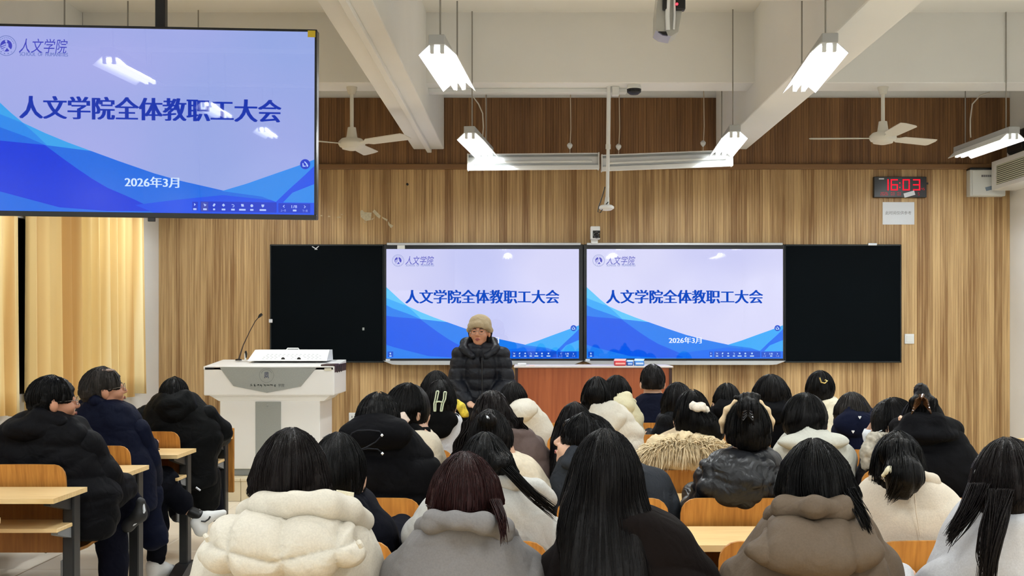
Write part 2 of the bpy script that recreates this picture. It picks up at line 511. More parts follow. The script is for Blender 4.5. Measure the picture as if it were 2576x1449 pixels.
# cable trunking, smoke detector, junction box
obj('cable_trunking', MB().rbox(-.90, WX(1575, 9.9), 9.84, 9.92, SUBZ - .04, SUBZ, .004, 1), M['white'], label='white cable trunking under the cross beam', cat='cable trunking')
obj('conduit', MB().rbox(-1.03, -.985, 3.0, D, BEAMZ - .035, BEAMZ, .004, 1), M['beam'], label='white conduit fixed along the left ceiling beam', cat='conduit')
p = W(1595, 240, 9.72)
root = empty('smoke_detector', p[:], 'black and white smoke detector under the cross beam', 'smoke detector')
obj('base', MB().lathe([(.055, 0), (.062, -.03), (.06, -.035)], (p.x, p.y, SUBZ), 20), M['whitep'], root, smooth=True)
obj('cover', MB().lathe([(.06, -.035), (.058, -.06), (.035, -.078), (.01, -.08)], (p.x, p.y, SUBZ), 20), M['black'], root, smooth=True)
p = W(1548, 246, 9.8)
obj('junction_box', MB().rbox(p.x - .03, p.x + .03, 9.76, 9.83, SUBZ - .075, SUBZ, .005, 1), M['whitep'], label='small white junction box between pole and smoke detector', cat='junction box')

# hanging microphone pole
d = 9.78
x = WX(1528, d)
root = empty('hanging_microphone', (x, d, WZ(520, d)), 'white ceiling pole ending in a round microphone head', 'microphone')
obj('pole', MB().tube([(x + .012, d, SUBZ), (x + .006, d, WZ(372, d))], .0175, 12), M['white'], root, smooth=True)
obj('pole', MB().tube([(x + .006, d, WZ(366, d)), (x, d, WZ(498, d))], .0145, 12), M['white'], root, smooth=True)
obj('collar', MB().tube([(x + .006, d, WZ(363, d)), (x + .006, d, WZ(375, d))], .021, 12), M['whitep'], root, smooth=True)
obj('joint', MB().tube([(x, d, WZ(496, d)), (x - .006, d, WZ(514, d))], [.017, .022], 12), M['whitep'], root, smooth=True)
zz = WZ(522, d)
obj('microphone_head', MB().lathe([(.012, .026), (.045, .02), (.063, .008), (.064, -.008), (.04, -.024), (.01, -.028)], (x - .008, d, zz), 24), M['white'], root, smooth=True)
q = [W(*t, d - .03) for t in ((1522, 470), (1515, 495), (1506, 520), (1504, 533), (1510, 535), (1520, 520), (1530, 508))]
obj('cable', MB().tube(q, .004, 6), M['black'], root)

# ceiling camera (nearer, cut by the top of the picture)
d = 6.2
root = empty('ceiling_camera', W(1688, -20, d)[:], 'silver and black camera hanging at the top of the picture, red light', 'camera')
def rb(px0, px1, py0, py1, y0, y1, b=.01):
    return MB().rbox(WX(px0, d), WX(px1, d), y0, y1, WZ(py1, d), WZ(py0, d), b)
obj('mount', MB().tube([(WX(1690, d), d + .05, WZ(-60, d)), (WX(1690, d), d + .05, SLAB)], .03, 14), M['white'], root, smooth=True)
mb = MB(); mb.prism([W(1661, -60, d), W(1712, -60, d), W(1724, -20, d), W(1706, 80, d), W(1688, 91, d), W(1664, 86, d), W(1650, 76, d), W(1651, 28, d)], (0, .16, 0))
obj('body', mb, mat('camera_silver', (186, 186, 180), .3, metal=.35), root)
obj('side_cover', rb(1666, 1678, -60, 27, d - .03, d + .01, .006), M['black'], root)
obj('side_cover', rb(1699, 1723, -60, 28, d - .03, d + .02, .008), M['black'], root)
obj('strip', MB().tube([W(1683, -50, d - .02), W(1679, 40, d - .02), W(1680, 76, d - .012)], .012, 10), M['white'], root, smooth=True)
obj('strip', MB().tube([W(1697, -50, d - .02), W(1697, 40, d - .02), W(1695, 74, d - .012)], .006, 10), M['white'], root, smooth=True)
obj('lens', MB().prism([W(1656, 79, d - .012), W(1676, 79, d - .012), W(1680, 89, d - .012), W(1668, 87, d - .012)], (0, .02, 0)), M['black'], root)
obj('indicator_light', MB().lathe([(.001, -.004), (.007, -.002), (.007, .004)], W(1703, 10, d - .034)[:], 12, 'y'), emit_mat('led_red', (255, 60, 80), 2.0), root)

# ceiling fans
def fan(px, py, d, angs, label, tilt):
    c = W(px, py, d)
    root = empty('ceiling_fan', c[:], label, 'ceiling fan', 'white ceiling fans')
    en = mat('fan_enamel', (226, 222, 210), .45)
    obj('rod', MB().tube([(c.x, c.y, c.z + .09), (c.x, c.y, SUBZ)], .016, 12), en, root, smooth=True)
    obj('canopy', MB().lathe([(.034, .15), (.045, .075), (.05, .06)], c[:], 18), en, root, smooth=True)
    obj('ceiling_cup', MB().lathe([(.03, -.06), (.045, -.01), (.045, 0)], (c.x, c.y, SUBZ), 18), en, root, smooth=True)
    obj('motor', MB().lathe([(.04, .065), (.085, .055), (.11, .03), (.112, .008), (.10, -.012), (.085, -.016), (.08, -.03), (.03, -.042), (.005, -.044)], c[:], 32), en, root, smooth=True)
    for a in angs:
        mb = MB()
        ca, sa = math.cos(a), math.sin(a)
        pts = [(.08, -.022), (.16, -.03), (.2, -.06), (.58, -.066), (.6, -.03), (.6, .05), (.58, .066), (.2, .052), (.16, .03), (.08, .022)]
        v = []
        for dz in (.003, -.003):
            for r, w in pts:
                v.append((c.x + r * ca - w * sa, c.y + r * sa + w * ca, c.z + .012 + dz - w * tilt + (r - .1) * .02))
        n = len(pts)
        mb.add(v, [tuple(range(n)), tuple(range(2 * n - 1, n - 1, -1))] + [(i, n + i, n + (i + 1) % n, (i + 1) % n) for i in range(n)])
        obj('blade', mb, en, root)
fan(885, 366, 9.8, [math.radians(a) for a in (-34, 82, 206)], 'white three-blade ceiling fan beside the hanging display', .22)
fan(2221, 351, 9.8, [math.radians(a) for a in (-87, 30, 171)], 'white three-blade ceiling fan above the red digital clock', .22)
# ------------------------------------------------------------------ projected slide shown on the three displays
def crop_uv(x, y):
    return ((x * .3865 + 27) / 816.0, (y * .3865 - 74) / 459.0)
def slide(screen, to3, bg, cols, tag_, yofs, logo_k=1.0):
    """screen: the part the slide belongs to; to3(u, v, layer) -> point; bg: background material"""
    def poly(name, pts, m, layer):
        obj(name, MB().add([to3(u, v, layer) for u, v in pts], [tuple(range(len(pts) - 1, -1, -1))]), m, screen)
    def clampu(p): return (min(max(p[0], 0), 1), min(max(p[1], 0), 1))
    C = lambda *l: [clampu(crop_uv(*p)) for p in l]
    E = lambda n, c, s=1.0: emit_mat('slide_%s_%s' % (n, tag_), c, s)
    top = [(-70, 605), (0, 668), (80, 742), (160, 808), (300, 872), (450, 932), (600, 985), (770, 1045), (1000, 1122), (1170, 1168), (1450, 1228), (1700, 1263), (2041, 1282)]
    poly('slide_wave', C(*top, (2060, 1420), (-90, 1420)), E('light', cols[0]), 1)
    poly('slide_wave', C((-70, 722), (0, 750), (160, 810), (240, 880), (320, 958), (300, 1000), (-70, 1000)), E('lightmid', cols[1]), 2)
    poly('slide_wave', C((-70, 918), (0, 925), (300, 950), (600, 985), (770, 1045), (1000, 1122), (1170, 1168), (1450, 1228), (1700, 1263), (2041, 1282), (2060, 1420), (-90, 1420)), E('mid', cols[2]), 3)
    poly('slide_wave', C((-70, 800), (0, 835), (180, 898), (320, 958), (300, 985), (-70, 985)), E('midleft', cols[2]), 4)
    poly('slide_wave', C((-70, 915), (0, 925), (300, 950), (400, 1024), (500, 1095), (600, 1162), (700, 1220), (870, 1292), (1030, 1368), (700, 1372), (390, 1352), (0, 1252), (-70, 1228)), E('dark', cols[3]), 5)
    poly('slide_wave', C((880, 1330), (1150, 1292), (1450, 1258), (1800, 1290), (2060, 1282), (2060, 1420), (1000, 1420)), E('low', cols[4]), 6)
    poly('slide_wave', C((1440, 1232), (1600, 1182), (1780, 1116), (1930, 1062), (2060, 1018), (2060, 1300), (1800, 1300), (1700, 1264)), E('cyan', cols[1]), 7)
    poly('slide_wave', C((1790, 1300), (1880, 1212), (1980, 1120), (2060, 1060), (2060, 1178), (1900, 1236), (1830, 1310)), E('band', cols[4]), 8)
    ink = E('ink', cols[5])
    mb = MB(); put_text(mb, '人文学院全体教职工大会', .098, .372, .893, .497, lambda u, v: to3(u, v, 9), bold=(.0022, .0044, .006))
    obj('title_text', mb, ink, screen)
    wt = E('white', cols[6])
    mb = MB(); put_text(mb, '2026年3月', .418, .803, .583, .862, lambda u, v: to3(u, v, 10), bold=(.0012, .0024))
    obj('date_text', mb, wt, screen)
    lg = E('logo', cols[7]); lg2 = E('logogrey', cols[8])
    mb = MB(); put_text(mb, '人文学院', .099, .064, .247, .142, lambda u, v: to3(u, v, 9), shear=.22)
    obj('logo_text', mb, lg, screen)
    mb = MB(); put_text(mb, 'SCHOOL  OF  HUMANITIES', .101, .138, .247, .158, lambda u, v: to3(u, v, 9), bold=(.0008,))
    obj('logo_text', mb, lg2, screen)
    # round emblem: ring, blue disc and pale figure
    cu, cv, r = .061, .105, .031
    asp = 16 / 9.0
    def circ(r0, n=40): return [(cu + r0 * math.cos(2 * math.pi * k / n), cv + r0 * asp * math.sin(2 * math.pi * k / n)) for k in range(n)]
    a, b = circ(r), circ(r * .93)
    mb = MB(); mb.add([to3(*p, 9) for p in a + b], [(k, 40 + k, 40 + (k + 1) % 40, (k + 1) % 40) for k in range(40)])
    for k in range(11):
        an = math.radians(200 + k * 14)
        q = (cu + r * .78 * math.cos(an), cv + r * .78 * asp * math.sin(an))
        mb.add([to3(q[0] + dx * r * .045, q[1] + dy * r * .08, 9) for dx, dy in ((-1, -1), (-1, 1), (1, 1), (1, -1))], [(0, 1, 2, 3)])
    for k in range(4):
        an = math.radians(130 - k * 27)
        q = (cu + r * .78 * math.cos(an), cv + r * .78 * asp * math.sin(an))
        mb.add([to3(q[0] + dx * r * .06, q[1] + dy * r * .1, 9) for dx, dy in ((-1, -1), (-1, 1), (1, 1), (1, -1))], [(0, 1, 2, 3)])
    obj('logo_ring', mb, lg2, screen)
    poly('logo_disc', [p for p in circ(r * .58)], lg, 9)
    fig = MB()
    def fp(pts): fig.add([to3(cu + x * r, cv + y * r * asp, 10) for x, y in pts], [tuple(range(len(pts) - 1, -1, -1))])
    fp([(-.12, -.55), (.1, -.55), (.12, -.36), (0, -.28), (-.1, -.36)])
    fp([(-.02, -.32), (.2, -.2), (.22, .12), (.5, .4), (.56, .62), (.3, .5), (.08, .22), (-.12, .5), (-.34, .58), (-.1, .2), (-.02, 0)])
    for t in (-.16, .04, .24): fp([(-.5, t + .16), (-.1, t - .06), (.04, t), (-.1, t + .08), (-.48, t + .26)])
    obj('logo_figure', fig, bg, screen)
    # toolbar
    bar = E('bar', cols[9])
    for u0, u1, v0, v1 in ((.625, .642, .937, .985), (.650, .884, .934, .990), (.890, .988, .938, .990), (.007, .036, .936, .986)):
        poly('toolbar', [(u0, v0), (u1, v0), (u1, v1), (u0, v1)], bar, 9)
    poly('toolbar', [(.652, .938), (.674, .938), (.674, .987), (.652, .987)], E('barsel', cols[10]), 10)
    ic = MB()
    def ip(u, v, pts, sx=.0045, lay=11): ic.add([to3(u + x * sx, v + y * sx * asp, lay) for x, y in pts], [tuple(range(len(pts) - 1, -1, -1))])
    ip(.633, .952, [(-.5, -1), (.7, 0), (-.5, 1)])
    ip(.664, .953, [(-1, -1), (1.1, 0), (-.2, 1.1)])
    ip(.692, .953, [(-.2, -1), (.6, -1), (1, -.4), (.2, 1), (-.6, 1), (-1, .4)])
    ip(.721, .953, [(0, -1.1), (1.1, 0), (0, 1.1), (-1.1, 0)])
    for k in range(6):
        a0, a1 = math.radians(-100 + k * 35), math.radians(-65 + k * 35)
        ip(.750, .956, [(math.cos(a0), math.sin(a0)), (math.cos(a1), math.sin(a1)), (.55 * math.cos(a1), .55 * math.sin(a1)), (.55 * math.cos(a0), .55 * math.sin(a0))])
    ip(.750, .956, [(-1.1, -.9), (-.2, -1.2), (-.2, -.5)])
    ip(.779, .953, [(-1, -.9), (.8, -.9), (1.1, .8), (-.6, .8)])
    ip(.808, .954, [(math.cos(a * math.pi / 6), math.sin(a * math.pi / 6)) for a in range(12)])
    ip(.842, .954, [(-1, -.9), (1, -.9), (.8, .4), (0, 1.1), (-.9, .3)])
    ip(.906, .955, [(.5, -1), (.8, -.7), (0, 0), (.8, .7), (.5, 1), (-.6, 0)])
    ip(.972, .956, [(-.5, -1), (-.8, -.7), (0, 0), (-.8, .7), (-.5, 1), (.6, 0)])
    ip(.0215, .953, [(-.9, -.6), (.3, -1.2), (.3, .3), (1, -.2), (.6, 1), (-.7, 1)])
    for u, w in ((.633, .005), (.664, .0055), (.692, .003), (.721, .0055), (.750, .0055), (.779, .010), (.808, .005), (.842, .010), (.940, .0055), (.0215, .0055)):
        ic.add([to3(u + sx * w, .977 + sy * .0048, 11) for sx, sy in ((-1, -1), (-1, 1), (1, 1), (1, -1))], [(0, 1, 2, 3)])
    put_text(ic, '1/8', .930, .948, .947, .964, lambda u, v: to3(u, v, 11), bold=(.0004,))
    put_text(ic, '上一页', .897, .972, .913, .984, lambda u, v: to3(u, v, 11))
    put_text(ic, '下一页', .964, .973, .980, .985, lambda u, v: to3(u, v, 11))
    obj('toolbar_icons', ic, E('icon', cols[11]), screen, kind='stuff')
    bu, bv, br = .972, .722, .0155
    poly('round_button', [(bu + br * math.cos(2 * math.pi * k / 32), bv + br * asp * math.sin(2 * math.pi * k / 32)) for k in range(32)], E('btn', cols[9]), 9)
    bt = MB()
    for pts in ([(-.55, -.2), (-.35, -.2), (-.3, .3), (.1, .3), (.1, .5), (-.5, .5)], [(-.1, -.6), (.5, .0), (.3, .1), (-.2, -.4)], [(.15, -.15), (.6, .2), (.55, .5), (.3, .5)]):
        bt.add([to3(bu + x * br, bv + y * br * asp, 10) for x, y in pts], [tuple(range(len(pts) - 1, -1, -1))])
    obj('button_icon', bt, E('icon', cols[11]), screen)

def bg_mat(name, stops, strength=1.0):
    """display backlight: colours across the slide from the upper left to the lower right (object space)"""
    m, nt, b = nodes_of(name)
    L = nt.links
    tc = nt.nodes.new('ShaderNodeTexCoord')
    n = nt.nodes.new('ShaderNodeTexNoise'); n.inputs['Scale'].default_value = 1.1; n.inputs['Detail'].default_value = 1
    cr = nt.nodes.new('ShaderNodeValToRGB')
    cr.color_ramp.elements[0].color = (*lin(stops[0]), 1); cr.color_ramp.elements[0].position = .35
    cr.color_ramp.elements[1].color = (*lin(stops[1]), 1); cr.color_ramp.elements[1].position = .65
    L.new(tc.outputs['Object'], n.inputs['Vector']); L.new(n.outputs[0], cr.inputs[0]); L.new(cr.outputs[0], b.inputs['Emission Color'])
    b.inputs['Emission Strength'].default_value = strength
    b.inputs['Base Color'].default_value = (.004, .004, .004, 1)
    b.inputs['Roughness'].default_value = .02
    return m

# hanging display -----------------------------------------------------------
TD = 6.0
tl, tr_, bl, br_ = W(-27, 71.6, TD), W(789, 78.5, TD), W(-27, 529.5, TD), W(789, 540, TD)
cen = (tl + tr_ + bl + br_) / 4
rgt = (tr_ - tl + br_ - bl); Wd = rgt.length / 2; rgt.normalize()
upv = Vector((0, 0, 1)) - rgt * rgt.z; upv.normalize()
Hd = Wd * 9 / 16
nrm = Vector((0, -1, 0))
tilt = Matrix.Rotation(math.radians(2.7), 3, rgt)       # the panel leans a little towards the seats
yawm = Matrix.Rotation(math.radians(1.8), 3, 'Z')
rgt = yawm @ rgt; upv = yawm @ (tilt @ upv); nrm = rgt.cross(upv)
if nrm.y > 0: nrm = -nrm
tv = empty('hanging_display', cen[:], 'large wall display hanging from a black ceiling pole', 'display')
def box_on(c, r, u, n, x0, x1, y0, y1, z0, z1, mb=None, b=.006):
    mb = mb or MB()
    k = len(mb.v)
    mb.rbox(x0, x1, y0, y1, z0, z1, b)
    mb.v[k:] = [tuple(c + r * q[0] + u * q[1] + n * q[2]) for q in mb.v[k:]]
    return mb
bz = .012
obj('casing', box_on(cen, rgt, upv, nrm, -Wd / 2 - bz, Wd / 2 + bz, -Hd / 2 - .024, Hd / 2 + bz, -.07, -.004), M['black'], tv)
for a in ((-Wd / 2 - bz, Wd / 2 + bz, Hd / 2, Hd / 2 + bz), (-Wd / 2 - bz, Wd / 2 + bz, -Hd / 2 - .026, -Hd / 2), (-Wd / 2 - bz, -Wd / 2, -Hd / 2, Hd / 2), (Wd / 2, Wd / 2 + bz, -Hd / 2, Hd / 2)):
    obj('bezel', box_on(cen, rgt, upv, nrm, *a, -.01, .006, b=.002), mat('tv_bezel', (16, 17, 19), .25), tv)
M['bgtv'] = bg_mat('slide_bg_tv', ((148, 166, 226), (172, 172, 234)), 1.0)
def tv3(u, v, l): return cen + rgt * ((u - .5) * Wd) + upv * ((.5 - v) * Hd) + nrm * (l * .0004)
scr = obj('screen', MB().add([tv3(0, 0, 0), tv3(1, 0, 0), tv3(1, 1, 0), tv3(0, 1, 0)], [(3, 2, 1, 0)]), M['bgtv'], tv)
TVC = [(52, 160, 236), (34, 134, 234), (14, 104, 226), (0, 52, 220), (6, 76, 232), (22, 52, 172), (205, 226, 255), (58, 62, 186), (112, 126, 196), (6, 50, 200), (58, 70, 176), (178, 200, 255)]
slide(scr, tv3, M['bgtv'], TVC, 'tv', 0)
st = box_on(cen, rgt, upv, nrm, Wd / 2 - .035, Wd / 2 + .004, Hd / 2 - .028, Hd / 2 + .006, .006, .008, b=.0008)
obj('sticker', st, mat('yellow_sticker', (214, 184, 40), .6), tv)
obj('sensor', box_on(cen, rgt, upv, nrm, -.02, .015, -Hd / 2 - .045, -Hd / 2 - .024, -.02, .004, b=.003), M['blackm'], tv)
pp = W(405, 90, TD + .06)
obj('pole', MB().rbox(pp.x - .026, pp.x + .026, TD + .04, TD + .092, pp.z - .3, SLAB, .006, 1), M['black'], tv)
obj('ceiling_plate', MB().rbox(pp.x - .1, pp.x + .1, TD - .03, TD + .16, SLAB - .012, SLAB, .003, 1), M['black'], tv)
obj('wall_mount', MB().rbox(pp.x - .25, pp.x + .25, TD + .066, TD + .1, pp.z - .5, pp.z - .2, .006, 1), M['black'], tv)

# board wall -----------------------------------------------------------------
BY = D - .075
def wbox(px0, px1, py0, py1, y0, y1, b=.004, d=D):
    return MB().rbox(WX(px0, d), WX(px1, d), y0, y1, WZ(py1, d), WZ(py0, d), b, 1)
def chalk(px0, px1, label):
    r = empty('chalkboard', (WX((px0 + px1) / 2, D), BY, WZ(912, D)), label, 'chalkboard', 'dark chalkboards')
    obj('panel', wbox(px0 + 2, px1 - 2, 619, 909, BY + .01, BY + .03), M['board'], r)
    for a in ((px0, px1, 616, 620), (px0, px1, 908, 912), (px0, px0 + 3, 616, 912), (px1 - 3, px1, 616, 912)):
        obj('frame', wbox(*a, BY, BY + .05), mat('board_frame', (40, 44, 46), .4, metal=.4), r)
    return r
cl = chalk(683, 968, 'dark chalkboard left of the two lit displays')
obj('chalk_mark', wbox(914, 919, 824, 831, BY + .008, BY + .011, .001), mat('chalk', (150, 156, 156), .9), cl)
mb = MB()
for px0, py0, px1, py1 in ((785, 620, 798, 628), (792, 628, 802, 619)):
    a, b = W(px0, py0, BY + .009), W(px1, py1, BY + .009); mb.tube([a, b], .005, 5)
obj('tape_scrap', mb, M['paper'], cl)
obj('latch', wbox(681, 690, 803, 812, BY - .012, BY, .002), M['paper'], cl)
chalk(1970, 2262, 'dark chalkboard right of the two lit displays')
obj('hinge', wbox(2178, 2200, 613, 619, BY - .01, BY + .02, .002), M['silver'], bpy.data.objects['chalkboard.001'])
def smart(px0, px1, sx0, sx1, label, tg, cols, bgs):
    r = empty('interactive_display', (WX((px0 + px1) / 2, D), BY, WZ(916, D)), label, 'display', 'interactive displays in the board wall')
    obj('casing', wbox(px0, px1, 616, 910, BY - .005, BY + .06), mat('display_case', (14, 16, 20), .35), r)
    obj('top_trim', wbox(px0 + 8, px1 - 6, 612.5, 618.5, BY - .03, BY + .03), M['silver'], r)
    # tray under the screen with tapered ends
    z0, z1 = WZ(917, D), WZ(907, D)
    X0, X1 = WX(px0, D), WX(px1, D)
    mbt = MB(); mbt.prism([(X0, BY - .05, z1), (X0 + .09, BY - .05, z0 + .004), (X0 + .16, BY - .05, z0), (X1 - .16, BY - .05, z0), (X1 - .09, BY - .05, z0 + .004), (X1, BY - .05, z1)], (0, .08, 0))
    obj('pen_tray', mbt, M['silver'], r)
    f = BY - .007
    def to3(u, v, l): return Vector((WX(sx0 + (sx1 - sx0) * u, D), f - l * .0004, WZ(628 + 273.5 * v, D)))
    bgm = bg_mat('slide_bg_' + tg, bgs)
    s_ = obj('screen', MB().add([to3(0, 0, 0), to3(1, 0, 0), to3(1, 1, 0), to3(0, 1, 0)], [(0, 1, 2, 3)]), bgm, r)
    slide(s_, to3, bgm, cols, tg, 0)
    obj('sticker', wbox(px0 + 5, px0 + 16, 902.5, 909, f - .003, f, .0008), M['paper'], r)
    return r
WC = [(92, 196, 248), (52, 168, 248), (24, 124, 240), (0, 88, 236), (10, 108, 242), (18, 74, 190), (235, 242, 255), (84, 84, 190), (150, 160, 212), (10, 78, 206), (40, 84, 200), (190, 220, 255)]
a = smart(968, 1466, 974.5, 1455.5, 'lit slide display behind the speaker, left of the pair', 'wl', WC, ((196, 200, 244), (214, 214, 248)))
smart(1467, 1970, 1475, 1965, 'lit slide display above the brown desk, right of the pair', 'wr', WC, ((200, 202, 244), (216, 216, 248)))
obj('tag', wbox(1002, 1021, 618, 628, BY - .02, BY - .006, .002), M['whitep'], a)

# small camera on the board wall
d = D - .12
r = empty('wall_camera', W(1497, 612, d)[:], 'small white camera standing on the displays, black lens', 'camera')
def cb(a, b, c_, e, y0, y1, bb=.004): return MB().rbox(WX(a, d), WX(b, d), y0, y1, WZ(e, d), WZ(c_, d), bb)
obj('stand', cb(1487, 1504, 598, 613, d, d + .06), M['whitep'], r)
obj('body', cb(1485, 1509, 570, 603, d - .05, d + .06, .008), M['white'], r)
obj('face_plate', cb(1490.5, 1509, 581, 600, d - .054, d - .04), M['black'], r)
q = W(1500, 592, d)
obj('lens', MB().lathe([(.002, -.1), (.024, -.095), (.033, -.07), (.036, -.045)], (q.x, q.y, q.z), 20, 'y'), mat('lens_black', (18, 18, 24), .08), r, smooth=True)

# clock, notice, electric box, switch, socket
r = empty('digital_clock', (WX(2261, D), D - .03, WZ(498, D)), 'black digital wall clock with red figures 16:03', 'clock')
obj('case', wbox(2195, 2327, 446, 498, D - .05, D - .002), M['black'], r)
red = emit_mat('clock_red', (255, 28, 52), 1.3, gloss=False)
SEG = {'0': 'abcdef', '1': 'bc', '6': 'acdefg', '3': 'abcdg', '2': 'abged', '4': 'fgbc', '5': 'afgcd', '8': 'abcdefg'}
def seg7(mb, ch, x0, x1, y0, y1, t, y):
    ym = (y0 + y1) / 2
    R_ = {'a': (x0, x1, y0, y0 + t), 'g': (x0, x1, ym - t / 2, ym + t / 2), 'd': (x0, x1, y1 - t, y1), 'f': (x0, x0 + t, y0, ym), 'b': (x1 - t, x1, y0, ym), 'e': (x0, x0 + t, ym, y1), 'c': (x1 - t, x1, ym, y1)}
    for s in SEG[ch]:
        a = R_[s]
        mb.rbox(WX(a[0] + .4, D), WX(a[1] - .4, D), y - .002, y, WZ(a[3] - .4, D), WZ(a[2] + .4, D), .0008, 1)
for ch, x0 in (('1', 2213), ('6', 2236), ('0', 2266), ('3', 2292)):
    mb = MB(); seg7(mb, ch, x0, x0 + 19, 452, 481, 4, D - .051)
    obj('digit', mb, red, r)
mb = MB()
for yy in (462, 473): mb.rbox(WX(2258, D), WX(2261, D), D - .053, D - .051, WZ(yy + 1.5, D), WZ(yy - 1.5, D), .001, 1)
obj('colon', mb, red, r)
mb = MB()
for x0, n in ((2211, 4), (2237, 2), (2253, 2), (2305, 1)):
    for i in range(n): seg7(mb, '2026'[i % 4] if n == 4 else '03'[i % 2] if n == 2 else '5', x0 + i * 5, x0 + i * 5 + 3.8, 485, 493, 1.1, D - .051)
seg7(mb, '4', 2313, 2316.5, 474, 480, 1, D - .051); seg7(mb, '5', 2318, 2321.5, 474, 480, 1, D - .051)
obj('small_digits', mb, red, r)
obj('logo', wbox(2207, 2220, 450, 453, D - .052, D - .05, .0006), M['paper'], r)
obj('knob', wbox(2327, 2333, 460, 465, D - .03, D - .02, .001), M['black'], r)
mb = MB(); mb.rbox(-.055, .055, D - .058, D - .052, -.022, .022, .002)
mb.v = [tuple(Matrix.Rotation(math.radians(-16), 3, 'Y') @ Vector((p[0], 0, p[2])) + Vector((WX(2283, D), p[1], WZ(490, D)))) for p in mb.v]
obj('paper_tag', mb, M['paper'], r)
r = empty('paper_notice', (WX(2260, D), D, WZ(564, D)), 'white paper notice taped under the digital clock', 'notice')
obj('sheet', wbox(2220, 2300, 508.5, 565, D - .004, D - .001, .0008), M['paper'], r)
mb = MB(); put_text(mb, '此时间仅供参考', 2227, 531, 2292, 540, lambda u, v: Vector((WX(u, D), D - .0046, WZ(v, D))))
obj('notice_text', mb, M['ink'], r)
r = empty('electric_box', (WX(2476, D), D, WZ(497, D)), 'white electrical box on the wall beside the air conditioner', 'electrical box')
obj('body', wbox(2431, 2519, 430, 496, D - .1, D), mat('box_white', (214, 216, 212), .5), r)
obj('door', wbox(2436, 2518, 432, 494, D - .112, D - .1, .003), mat('box_white2', (222, 224, 220), .45), r)
obj('top_cap', wbox(2431, 2519, 425, 430, D - .1, D, .003), M['blackm'], r)
mb = MB(); 
for i in range(9): mb.rbox(WX(2458 + i * 5, D), WX(2462 + i * 5, D), D - .1135, D - .112, WZ(449, D), WZ(443.5, D), .0004, 1)
obj('label_text', mb, M['ink'], r)
mb = MB(); mb.prism([(WX(2467, D), D - .113, WZ(475, D)), (WX(2483, D), D - .113, WZ(471, D)), (WX(2486, D), D - .113, WZ(480, D)), (WX(2470, D), D - .113, WZ(484, D))], (0, .002, 0))
obj('lock_tag', mb, mat('tag_blue', (120, 138, 158), .6), r)
def plate(px0, px1, py0, py1, nm, label, cat, inner):
    r = empty(nm, (WX((px0 + px1) / 2, D), D, WZ(py1, D)), label, cat)
    obj('plate', wbox(px0, px1, py0, py1, D - .012, D, .004), M['white'], r)
    for a in inner: obj('rocker' if cat == 'switch' else 'outlet', wbox(*a, D - .0155, D - .012, .0015), M['whitep'] if cat == 'switch' else M['ink'], r)
plate(2275, 2299, 840, 865, 'light_switch', 'white light switch right of the right chalkboard', 'switch', [(2279, 2295, 844, 861)])
plate(878, 901, 1038, 1062, 'wall_socket', 'white wall socket between podium and the corded black hood', 'socket', [(885, 887, 1046, 1051), (891, 893, 1046, 1051), (888, 890, 1053, 1056)])
# torn paper left on the cladding
r = empty('torn_paper', (WX(945, D), D, WZ(570, D)), 'scraps of torn paper and tape stuck to the wood wall', 'torn paper')
for pts in ([(906, 532), (911, 528), (917, 534), (935, 535), (933, 554), (920, 556), (908, 546)], [(937, 533), (942, 527), (958, 543), (955, 550), (948, 545)], [(960, 545), (975, 552), (974, 557), (963, 550)], [(976, 556), (981, 563), (990, 568), (984, 574), (977, 566)], [(914, 557), (920, 559), (919, 561)], [(934, 551), (943, 547), (936, 554)]):
    mb = MB(); mb.prism([(WX(x, D), D - .003 - .004 * ((i * 7) % 3) / 3, WZ(y, D)) for i, (x, y) in enumerate(pts)][::-1], (0, -.0015, 0))
    obj('paper_scrap', mb, mat('old_paper', (206, 198, 170), .8, var=.15, vscale=60), r)
r = empty('tape_remains', (WX(830, D), D, WZ(546, D)), 'faint pale tape remains on the wood under the hanging display', 'tape remains')
for x, y, w in ((806, 541, 5), (825, 543, 6), (848, 545, 10), (858, 538, 4)):
    obj('tape_piece', wbox(x, x + w, y, y + 3, D - .003, D - .001, .0006), mat('tape_pale', (196, 176, 138), .7), r)
obj('wall_hook', MB().lathe([(.002, -.03), (.012, -.024), (.006, -.012), (.012, 0)], W(1025, 464, D)[:], 10, 'y'), M['black'], label='small black hook on the wood wall above the left display', cat='hook', smooth=True)

# air conditioner on the right wall with a black speaker above it
X0 = 4.50
y0, y1 = 10.2, 11.46
r = empty('air_conditioner', (X0 + .12, (y0 + y1) / 2, 2.83), 'white air conditioner with slatted grille on the right wall', 'air conditioner')
obj('casing', MB().rbox(X0 + .012, XR, y0, y1, 2.83, 3.11, .012), M['white'], r)
obj('front_frame', MB().rbox(X0, X0 + .02, y0, y1, 2.83, 2.875, .004), M['white'], r)
obj('front_frame', MB().rbox(X0, X0 + .02, y0, y1, 3.06, 3.11, .004), M['white'], r)
obj('front_frame', MB().rbox(X0, X0 + .02, y1 - .11, y1, 2.87, 3.065, .004), M['white'], r)
obj('front_frame', MB().rbox(X0, X0 + .02, y0, y0 + .11, 2.87, 3.065, .004), M['white'], r)
obj('grille_back', MB().rbox(X0 + .008, X0 + .014, y0 + .1, y1 - .1, 2.87, 3.065, .001, 1), mat('grille_dark', (88, 90, 78), .7), r)
for i in range(10):
    z = 2.884 + i * .0187
    mb = MB(); mb.rbox(X0 + .001, X0 + .013, y0 + .1, y1 - .1, z - .0045, z + .0045, .001, 1)
    obj('louver', mb, mat('louver', (226, 230, 208), .5), r)
r = empty('wall_speaker', (4.66, 11.15, 3.14), 'dark speaker on the right wall above the air conditioner', 'speaker')
obj('cabinet', MB().rbox(4.58, XR, 10.9, 11.3, 3.15, 3.36, .03, 3), M['black'], r)
